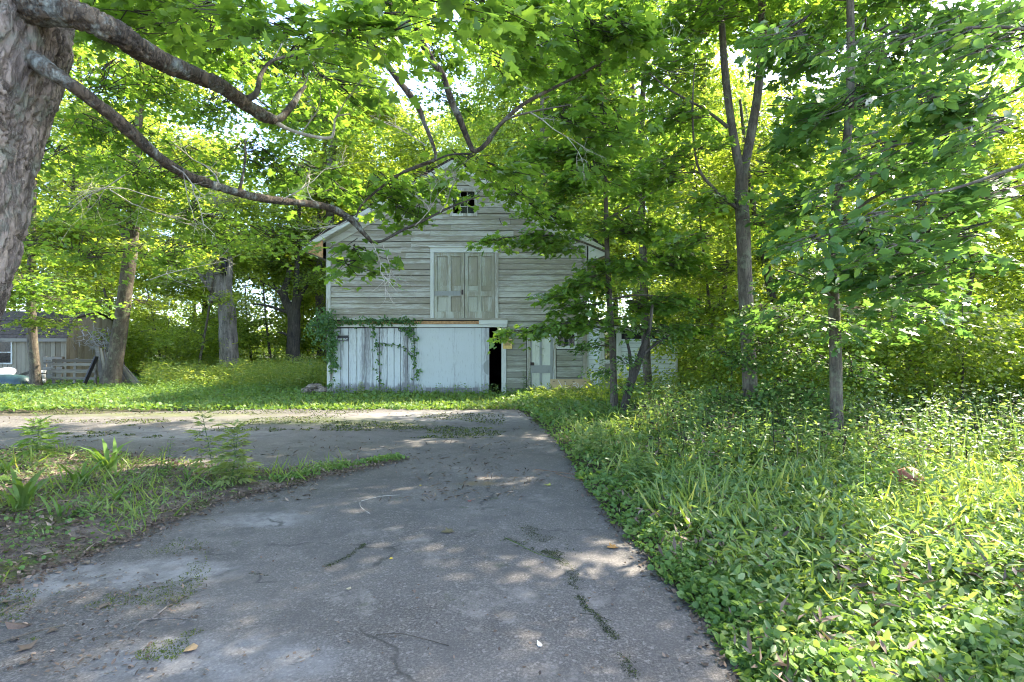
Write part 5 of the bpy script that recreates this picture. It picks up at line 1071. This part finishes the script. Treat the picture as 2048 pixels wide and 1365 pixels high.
# pull the flowers up to the top of their stems is implied by the tall heads among the weeds
lf = lambda x, y: (x < 1.0) & ~((x > XL-.2) & (y > BY0-.25)) & (y > 13.35+.25*nz(x, y, .8)) & (x > -1.0*y-1)
x = g.uniform(-28, 1.3, 60000); y = 13.2 + g.uniform(0, 1, 60000)**1.3*15; k = lf(x, y) & ((x > -20) | (y < 22)); x, y = x[k], y[k]
z = g.uniform(0, 1, len(x))*(.07+.07*np.clip(nz(x, y, .6)+.3, 0, 1)+ .06*np.clip((y-14)/4, 0, 1))
plantmass('ground_cover', 'low green weeds on the strip between driveway, barn and shed', 'round', np.stack([x, y, z], 1), g.uniform(.06, .11, len(x)), L_GC, g, .2, .9, .5, 'ground cover', .5)
k = g.uniform(0, 1, len(x)) < .4
plantmass('grass', 'short grass on the strip before the barn and shed', 'blade', np.stack([x[k], y[k], z[k]*0], 1), g.uniform(.12, .26, k.sum()), L_GRASS, g, 1.0, .5, .5, 'grass', .5)
brush('tall_grass', 'tall sunlit grass and goldenrod around the old hollow trunk', 3600, (-19, -6.3), (18.8, 30), (.3, 1.0), 'narrow', .17, L_GRASS, 13, g, lambda x, y: (x > -.67*y), True, 'grass', .07, .55)
brush('undergrowth', 'dark low undergrowth in the wood behind the left shed', 1500, (-40, -15), (27.5, 42), (.4, 1.3), 'diamond', .17, L_FAR, 14, g)
brush('undergrowth', 'bright low undergrowth along the far back of the wood', 2200, (-30, 45), (29, 55), (.5, 1.5), 'diamond', .20, L_FAR, 14, g)
brush('undergrowth', 'leafy clump of weeds before the pile of planks', 300, (-13.5, -7.5), (14.6, 19), (.2, .45), 'narrow', .12, L_GC, 15, g, lambda x, y: x > -.73*y, True, 'weeds', .1)
brush('weeds', 'small weeds growing along the foot of the barn wall', 130, (-5.6, 3.6), (16.9, 17.3), (.12, .40), 'oval', .08, L_WEED, 12, g, None, True, 'weeds', .05)
x = g.uniform(.1, 4.6, 9000); y = g.uniform(11, 17.45, 9000); k = x > edge_x(y)+.0; x, y = x[k], y[k]; z = g.uniform(0, .22, len(x))
plantmass('ground_cover', 'low weeds between the driveway end and the annex door', 'round', np.stack([x, y, z], 1), g.uniform(.05, .10, len(x)), L_GC, g, .25, .9, .5, 'ground cover', .5)
brush('tall_grass', 'pale grass and weeds in front of the plywood board', 420, (.6, 5.2), (14.2, 17.0), (.15, .38), 'narrow', .13, L_GRASS, 9, g, lambda x, y: x > .035*y, True, 'grass', .06, .5)
brush('treeline', 'far low green wall of leaves closing the gaps under the wood', 1500, (-60, 60), (58, 70), (2.5, 6.5), 'diamond', .42, L_FAR, 40, g, None, False, 'treeline', .55)
# green seam across the driveway and plants on the soil bed
seam = [G(a, b) for a, b in [(480, 968), (560, 968), (640, 950), (700, 938), (760, 928), (795, 922)]]
P, _ = smooth_path(seam, [1]*6, 20); n = 3200; i = g.integers(0, len(P), n); q = P[i] + g.normal(0, 1, (n, 3))*[.06, .055, 0]; q[:, 2] = .03+np.abs(g.normal(0, .028, n))
plantmass('weeds', 'thin line of low weeds growing in the driveway seam', 'round', q, g.uniform(.018, .04, n), L_GC, g, .25, .9, .6, 'weeds', .6)
def onbed(n, f=None):
    x = g.uniform(-8, -.9, n*4); y = g.uniform(2.6, 8.5, n*4); k = inpoly(x, y, BEDX)
    if f is not None: k &= f(x, y)
    x, y = x[k][:n], y[k][:n]; return np.stack([x, y, np.array([bedz(a, b) for a, b in zip(x, y)])], 1)
q = onbed(2400, lambda x, y: nz(x, y, 1.2, 4) > -.08); q[:, 2] += g.uniform(0, .06, len(q))
plantmass('ground_cover', 'patchy small green plants on the soil bed at the left', 'round', q, g.uniform(.015, .042, len(q)), L_GC, g, .2, .9, .5, 'ground cover', .45)
q = onbed(5200, lambda x, y: nz(x, y, 1.7, 19) > .05); q[:, 2] += g.uniform(0, .09, len(q))
plantmass('weeds', 'fine pointed weeds sprouting through the litter of the soil bed', 'narrow', q, g.uniform(.025, .07, len(q)), L_WEED, g, .4, .9, .6, 'weeds', .55)
q = onbed(2600, lambda x, y: (nz(x, y, 1.0, 9) > .0) & (x < -2.2)); q = q[:800]; plantmass('grass', 'loose grass tufts on the soil bed at the left', 'blade', q, g.uniform(.1, .28, len(q)), L_GRASS, g, .8, .8, .5, 'grass', .5)
q = onbed(13000); e = np.array([BEDX[i] for i in g.integers(0, len(BEDX), 6000)]) + g.normal(0, .10, (6000, 2)); q = np.concatenate([q, np.column_stack([e, np.full(len(e), .03)])]); q[:, 2] += g.uniform(.002, .02, len(q)); plantmass('leaf_litter', 'brown fallen leaves and bark chips over the soil bed', 'diamond', q, g.uniform(.01, .045, len(q)), L_DRY, g, .05, 1.0, .3, 'leaf litter')
# litter along and on the pavement
q = onbed(500); q[:, 2] += .02; plantmass('bark_chips', 'larger pale bark chips and twigs scattered over the soil bed', 'narrow', q, g.uniform(.05, .13, len(q)), L_DRY, g, .03, 1.0, .2, 'bark chips', .8, .2)
x, y = scatter_px(500, -100, 1500, 830, 1365, g); k = x < edge_x(y)-.02; plantmass('leaf_litter', 'few tiny dry leaf scraps blown over the driveway', 'diamond', np.stack([x[k], y[k], np.full(k.sum(), .03)], 1), g.uniform(.008, .028, k.sum()), L_DRY, g, .05, 1.0, .25, 'leaf litter')
x, y = scatter_px(1300, -100, 420, 1080, 1365, g); k = (nz(x, y, 1.6, 8) > -.05) & (g.uniform(0, 1, 1300) < np.clip(1.15-(x*-1.0+0)*0-(np.clip((x-(-2.3-(y-3)*.35))/1.0, 0, 1)), 0, 1)); plantmass('leaf_litter', 'bark chips and dead leaves strewn over the near left pavement', 'oval', np.stack([x[k], y[k], np.full(k.sum(), .032)], 1), g.uniform(.008, .034, k.sum()), L_DRY, g, .05, 1.0, .25, 'leaf litter')
x, y = field(1500, 2.0, 13, -.10, 14, 1.2); x = edge_x(y) + g.normal(0, .06, len(x)); plantmass('leaf_litter', 'dark dead leaves caught along the right edge of the driveway', 'diamond', np.stack([x, y, np.full(len(x), .033)], 1), g.uniform(.015, .045, len(x)), L_DRY, g, .05, 1, .3, 'leaf litter', .2)
x, y = scatter_px(26000, 60, 1010, 821, 880, g); k = (nz(x*.45, y, 1.2, 15) + .35*nz(x, y, 4, 16) > .10) & (y < 13.4)
plantmass('moss', 'moss mats creeping over the far side of the pavement', 'diamond', np.stack([x[k], y[k], np.full(k.sum(), .026)], 1), g.uniform(.02, .045, k.sum()), L_MOSS, g, .12, .9, .3, 'moss', .45, .25)
x, y = scatter_px(2600, -60, 1090, 824, 1010, g); k = (x < edge_x(y)-.02) & (nz(x, y, .9, 18) > -.1)
plantmass('leaf_litter', 'dry leaves and twigs drifted over the far pavement', 'narrow', np.stack([x[k], y[k], np.full(k.sum(), .032)], 1), g.uniform(.03, .09, k.sum()), L_DRY, g, .04, 1.0, .25, 'leaf litter', .45, .25)
# moss tufts in cracks
def mossline(pts, n, w_, label):
    q = [G(a, b) for a, b in pts]; P, _ = smooth_path(q, [1]*len(q), 30); i = g.integers(0, len(P), n); c_ = P[i] + g.normal(0, 1, (n, 3))*[w_, w_, 0]
    k = nz(c_[:, 0], c_[:, 1], 5, 2) + .5*nz(c_[:, 0], c_[:, 1], 17, 3) > -.12; c_ = c_[k]; c_[:, 2] = .026
    plantmass('moss', label, 'diamond', c_, g.uniform(.004, .010, len(c_)), L_MOSS, g, .15, .9, .4, 'moss', .1, .22)
mossline([(1140, 1175), (1158, 1200), (1170, 1222), (1197, 1243), (1212, 1268), (1236, 1290), (1243, 1318), (1268, 1362)], 1900, .016, 'moss filling the crack near the right edge of the driveway')
mossline([(1010, 1085), (1050, 1100), (1090, 1110), (1120, 1125), (1150, 1170)], 2600, .03, 'moss patch spreading across the middle of the driveway')
mossline([(1050, 1060), (1085, 1085), (1120, 1110)], 1800, .07, 'dotted dark moss beside the middle patch')
mossline([(655, 1140), (700, 1118), (730, 1095)], 700, .015, 'short crack with dark moss left of the centre')
mossline([(500, 1155), (540, 1158)], 80, .01, 'tiny moss fleck in the pale asphalt')
q = onbed(14000, lambda x, y: nz(x, y, 2.2, 7) > .08); q[:, 2] += .004; plantmass('moss', 'cushions of yellow-green moss on the soil bed', 'diamond', q, g.uniform(.008, .018, len(q)), L_MOSS, g, .4, .8, .6, 'moss', .6)
x, y = scatter_px(16000, -50, 420, 1070, 1365, g); k = nz(x, y, 2.5, 5) + .25*nz(x, y, 9, 5) > .20 + .9*np.clip(x+1.75, 0, 1); plantmass('moss', 'moss specks on the near left pavement', 'diamond', np.stack([x[k], y[k], np.full(k.sum(), .027)], 1), g.uniform(.006, .013, k.sum()), L_MOSS, g, .35, .8, .6, 'moss', .55)

# single weeds
def stalk_plant(name, label, base, H, nwh, leafk, lsz, mat, lobes=5, lean=(0, 0), stems=1, sp=.1, vm=.6, cat='weed'):
    t = thing(name, label, cat, tuple(base)); Ls = []; segs = []
    for s_ in range(stems):
        b = np.array(base) + (g.normal(0, sp, 3)*[1, 1, 0] if stems > 1 else 0); h = H*g.uniform(.75, 1.0) if stems > 1 else H; d = np.array([lean[0]+g.normal(0, .06), lean[1], 1])*h
        segs.append((np.array([b, b+d*.5+g.normal(0, .01, 3), b+d]), [.006, .004, .002]))
        for w_ in range(nwh*3):
            f = .10+.90*((w_+g.uniform(0, .9))/(nwh*3))**.9; c_ = b + d*f; ll = lsz*(1.2-.8*f**2)*g.uniform(.75, 1.15)
            a = w_*2.4 + g.normal(0, .3); up_ = g.uniform(-.1, .3)+.7*f**3; dr = np.array([math.cos(a), math.sin(a), up_]); dr /= np.linalg.norm(dr)
            pr = np.array([-math.sin(a), math.cos(a), 0.]); k_ = c_ + dr*ll*.55
            segs.append((np.array([c_, (c_+k_)/2, k_]), [.002, .0015, .001]))
            for q in range(lobes):
                an = (q-(lobes-1)/2)*(2.0/max(1, lobes-1))
                Ls.append((k_ - dr*ll*.2*abs(an), dr*math.cos(an)+pr*math.sin(an)-np.array([0, 0, .12]), ll*(.62-.16*abs(an))))
    P = np.array([l[0] for l in Ls]); D = np.array([l[1] for l in Ls]) + g.normal(0, .08, (len(Ls), 3)); Sx = np.array([l[2] for l in Ls])
    V, Fa, vv = leaves(leafk, P, D, np.array([0, 0, 1.]) + g.normal(0, .25, (len(Ls), 3)), Sx, vm + g.normal(0, .14, len(Ls))); o = link('foliage', mesh_np('foliage', V-np.array(wloc(t)), Fa, mat, vv), t); o['kind'] = 'stuff'
    V, Fq = many_tubes(segs, 4); o = link('stems', mesh_np('stems', V-np.array(wloc(t)), Fq, L_WEED), t); o['kind'] = 'stuff'; return t
def gp(px, py, z=.03): p = G(px, py); return (p.x, p.y, z)
stalk_plant('mugwort', 'tall feathery bright green weed with two tops at the seam end', gp(478, 985, .05), .86, 12, 'narrow', .22, L_WEED, 7, (.02, 0), 2, .06, 1.0)
stalk_plant('mugwort', 'second feathery weed top just left in the same clump', gp(430, 978, .06), .90, 12, 'narrow', .21, L_WEED, 7, (-.06, 0), 1, .04, 1.0)
stalk_plant('ragweed', 'spreading pinnate weed at the far left of the pavement', gp(85, 925, .05), .62, 6, 'narrow', .28, L_GC, 5, (.08, 0), 3, .14, .5)
stalk_plant('nettle', 'small upright weed between ragweed and mugwort', gp(322, 965, .05), .45, 7, 'oval', .09, L_GC, 3, (.03, 0), 2, .04, .5)
stalk_plant('mugwort', 'silvery weed rising above the right edge of the driveway', gp(1195, 930, .0), .62, 8, 'oval', .15, L_WEED, 5, (.0, 0), 4, .12, .85)
stalk_plant('mugwort', 'greyish weed standing in the ground cover at the right', gp(1290, 985, .0), .5, 7, 'oval', .15, L_WEED, 5, (.0, 0), 4, .15, .6)
stalk_plant('goldenrod', 'thin pale weed in front of the grey plank sliding door', (bx(737), BY0-.9, 0), .62, 12, 'narrow', .13, L_GRASS, 4, (0, 0), 2, .03, .7)
stalk_plant('pokeweed', 'climbing weed leaning at the small barn door', (bx(1047), BY0-.35, 0), .95, 9, 'oval', .17, L_GC, 2, (.12, 0), 2, .05, .3)
def lily(px, py, n, H, label):
    b = gp(px, py, .0); b = (b[0], b[1], bedz(b[0], b[1])); t = thing('lily_clump', label, 'plant', b); a = g.uniform(0, 6.28, n)
    D = np.stack([np.cos(a)*.55, np.sin(a)*.55, g.uniform(.5, 1.1, n)], 1); Nn = np.stack([-np.cos(a), -np.sin(a), np.full(n, .6)], 1)
    P = np.tile(np.array(b), (n, 1)) + g.normal(0, .025, (n, 3))*[1, 1, 0]
    V, Fa, vv = leaves('strap', P, D, Nn, H*g.uniform(.6, 1.1, n), .5 + g.normal(0, .15, n)); n0 = len(tmpl('strap')[0])
    o = link('leaves', mesh_np('leaves', V-np.array(b), Fa, L_GC, vv), t); return t
g = np.random.default_rng(91)
lily(42, 1045, 14, .50, 'upright strap-leaved clump nearest the left photo edge'); lily(160, 985, 16, .42, 'arching lily clump in the middle of the soil bed'); lily(215, 960, 18, .55, 'largest arching lily clump at the back of the soil bed')
lily(120, 1050, 9, .32, 'small low lily clump between the other clumps'); lily(230, 1020, 8, .34, 'sparse lily with wide leaves near the fallen stick'); lily(10, 965, 12, .3, 'lily tuft behind the upright clump')
lily(375, 972, 7, .22, 'small pointed tuft beside the mugwort')
def rosette(px, py, label, r_=.05, n=14, kind='round', mat=None, z=.02, hz=.05):
    b = G(px, py); b = Vector((b.x, b.y, bedz(b.x, b.y))); t = thing('leafy_plant', label, 'plant', tuple(b)); a = g.uniform(0, 6.28, n)
    P = np.tile(np.array(b), (n, 1)) + np.stack([np.cos(a)*r_*1.6*g.uniform(.2, 1, n), np.sin(a)*r_*1.6*g.uniform(.2, 1, n), g.uniform(.02, hz, n)], 1); D = np.stack([np.cos(a), np.sin(a), g.uniform(-.1, .4, n)], 1)
    V, Fa, vv = leaves(kind, P, D, np.array([0, 0, 1.])+g.normal(0, .2, (n, 3)), r_*g.uniform(.8, 1.3, n), .5+g.normal(0, .15, n)); link('leaves', mesh_np('leaves', V-np.array(b), Fa, mat or L_GC, vv), t)
rosette(168, 1045, 'round-leaved green plant in front of the lily clumps', .05, 22); rosette(10, 985, 'broad-leaved plant at the far left edge of the bed', .07, 20)
rosette(1265, 955, 'large pale single-leaved weed standing over the ground cover', .14, 4, 'oval', L_WEED, 0, .30)
for px, py, lab in [(1690, 1010, 'bright yellow-green broad leaves catching sun beside the clay pot'), (1740, 1000, 'sunlit broad leaves just left of the clay pot'), (1800, 1345, 'single broad blue-green leaf near the lower right corner')]:
    b = G(px, py); t = thing('burdock', lab, 'plant', tuple(b)); n = 9 if py < 1100 else 2; a = g.uniform(0, 6.28, n); P = np.tile(np.array(b), (n, 1)) + np.stack([np.cos(a)*.12, np.sin(a)*.12, g.uniform(.15, .32, n)], 1); D = np.stack([np.cos(a), np.sin(a), g.uniform(-.2, .4, n)], 1)
    V, Fa, vv = leaves('round', P, D, np.array([0, 0, 1.])+g.normal(0, .3, (n, 3)), .10*g.uniform(.8, 1.3, n)*(1 if n > 2 else .5), .7+g.normal(0, .1, n)); link('leaves', mesh_np('leaves', V-np.array(b), Fa, L_GC, vv), t)
# clay pot lying in the brush
c0 = G(1790, 985) - Vector((0, 0, .05)); mb = MB(); mb.tube([c0+Vector((-.02, 0, .12)), c0+Vector((.04, 0, .13)), c0+Vector((.22, .03, .15)), c0+Vector((.25, .03, .15))], [.06, .15, .17, .13], 16); o = mb.build('clay_pot', M_CLAY, None, True); tag(o, 'brown clay pot lying on its side in the sunny brush', 'pot')
# fallen sticks
def stick(paths, label, mat=B_GREY, r_=.009):
    mb = MB()
    for pth in paths:
        q = [Vector((*G(a, b).xy, .038+.012*math.sin(i*1.7))) for i, (a, b) in enumerate(pth)]; P, rr_ = smooth_path(q, [r_*(1-.5*i/len(q)) for i in range(len(q))], 5); mb.tube(P, rr_, 6)
    o = mb.build('fallen_stick', mat, None, True); tag(o, label, 'stick')
stick([[(266, 1273), (285, 1260), (310, 1250), (350, 1246), (393, 1256)], [(300, 1254), (322, 1240), (333, 1225), (337, 1209)]], 'forked grey stick lying on the near left pavement', B_OLD, .006)
stick([[(245, 988), (290, 992), (320, 986), (360, 992)]], 'long bleached stick across the soil bed', B_PALE, .008); stick([[(720, 1012), (722, 1025), (740, 1035)], [(722, 1010), (760, 1003), (800, 997)]], 'thin curled tan stem in mid driveway', B_PALE, .003)
stick([[(752, 1284), (800, 1286), (850, 1292), (898, 1302)]], 'fine dark twig near the bottom centre', B_DARK, .003); stick([[(380, 1052), (420, 1050), (432, 1052)]], 'short thin twig beside the bed edge', B_GREY, .003)
stick([[(0, 1300), (60, 1285), (130, 1262)]], 'thin brown stick near the bottom left corner', B_GREY, .006); stick([[(0, 1240), (30, 1225), (44, 1215)]], 'small stick at the left edge of the pavement', B_GREY, .006)
stick([[(1010, 1085), (1040, 1103), (1075, 1117), (1120, 1127)]], 'green grass stem lying across the moss patch', L_GRASS, .003); stick([[(1070, 945), (1110, 952), (1160, 957)], [(1110, 952), (1130, 962), (1165, 968)]], 'reddish brown twig bunch at the right driveway edge', M_CHIP, .006)
stick([[(1160, 1240), (1190, 1248), (1225, 1255)]], 'fine dark twig lying across the right crack', B_DARK, .003)
def leaf_thing(px, py, kind, s_, col, label, a=0., z=.034):
    m_ = plain('leaf_colour', col, .7, 0, .25, 40); b = G(px, py); t, T = tmpl(kind); ca, sa = math.cos(a), math.sin(a)
    V = [(s_*(p[0]*ca-p[1]*sa), s_*(p[0]*sa+p[1]*ca), s_*(-p[2]*1.2+.1*p[0])) for p in t]; V2 = [(v[0], v[1], v[2]-.0012) for v in V]; n = len(V)
    me = bpy.data.meshes.new('fallen_leaf'); me.from_pydata(V+V2, [], [tuple(q) for q in T] + [tuple(int(i)+n for i in reversed(q)) for q in T]); me.materials.append(m_)
    o = link('fallen_leaf', me, None, Vector((b.x, b.y, z))); tag(o, label, 'leaf')
leaf_thing(783, 1127, 'round', .028, (.7, .5, .03), 'small bright yellow leaf in the middle of the driveway', .4); leaf_thing(377, 1318, 'round', .075, (.40, .26, .13), 'tan curled leaf near the bottom left of the driveway', .2, .04)
leaf_thing(1232, 1102, 'maple', .08, (.45, .22, .06), 'orange star-shaped leaf near the right driveway edge', 1.9); leaf_thing(1102, 977, 'maple5', .09, (.28, .28, .06), 'yellow-green leaf by the dark patch at the right edge', 1.2)
leaf_thing(843, 977, 'round', .03, (.6, .45, .03), 'tiny yellow leaf left of the brown stain', 1.0); leaf_thing(941, 1010, 'maple5', .05, (.28, .07, .05), 'dark red leaf below the brown stain', .7); leaf_thing(702, 1184, 'oval', .055, (.30, .27, .18), 'pale curled leaf left of the centre', 2.8)
leaf_thing(1083, 1306, 'oval', .05, (.7, .72, .66), 'white leaf scrap near the bottom of the driveway', .4); leaf_thing(905, 1070, 'maple', .10, (.12, .10, .05), 'crumpled dark leaf cluster in mid driveway', 2.0); leaf_thing(288, 1032, 'maple5', .08, (.34, .20, .14), 'pinkish brown leaf on the edge of the bed', 1.0)
leaf_thing(190, 1068, 'maple5', .08, (.75, .72, .72), 'whitish dry leaf on the soil bed', 2.0); leaf_thing(225, 1050, 'maple5', .07, (.7, .68, .66), 'second whitish leaf behind the first on the bed', .4); leaf_thing(62, 1310, 'maple5', .10, (.15, .10, .065), 'brown leaf in the bottom left corner', 1.3)
leaf_thing(60, 1262, 'oval', .14, (.13, .085, .06), 'long curled bark strip at the lower left', 1.6); leaf_thing(1570, 1160, 'maple5', .07, (.5, .52, .42), 'pale leaf lying on the right-hand ground cover', .3, .16)
rr2 = random.Random(12)
for k in range(26):
    px = rr2.uniform(0, 420); py = rr2.uniform(1000, 1350); b = G(px, py)
    if px > 420-(py-1000)*.9: continue
    leaf_thing(px, py, rr2.choice(['oval', 'maple5', 'diamond']), rr2.uniform(.05, .11), rr2.choice([(.11, .08, .055), (.16, .115, .08), (.22, .17, .12)]), 'curled brown dead leaf on the littered left edge of the pavement', rr2.uniform(0, 6), max(.034, bedz(b.x, b.y)+.012))
for o in SC.objects:
    if o.name.startswith('fallen_leaf') and o['label'].startswith('curled brown dead'): o['group'] = 'dead leaves along the left pavement edge'

# tell look-alikes apart by their order across the view
ORD = ['first', 'second', 'third', 'fourth', 'fifth', 'sixth', 'seventh', 'eighth', 'ninth', 'tenth', 'eleventh', 'twelfth']
same = {}
for o in SC.objects:
    if o.get('label') and o.get('group') and o.get('category'): same.setdefault(o['label'], []).append(o)
for lab, ls in same.items():
    if 1 < len(ls) <= 12:
        def ang(o):
            p = o.location if o.type == 'EMPTY' or o.location.length > 0 else Vector(o.data.vertices[0].co)
            return p.x/max(p.y, .1)
        for i, o in enumerate(sorted(ls, key=ang)):
            if len(lab.split()) <= 13: o['label'] = lab + ', ' + (ORD[i] + ' from left' if i < len(ls)-1 or i == 0 else 'last to the right')
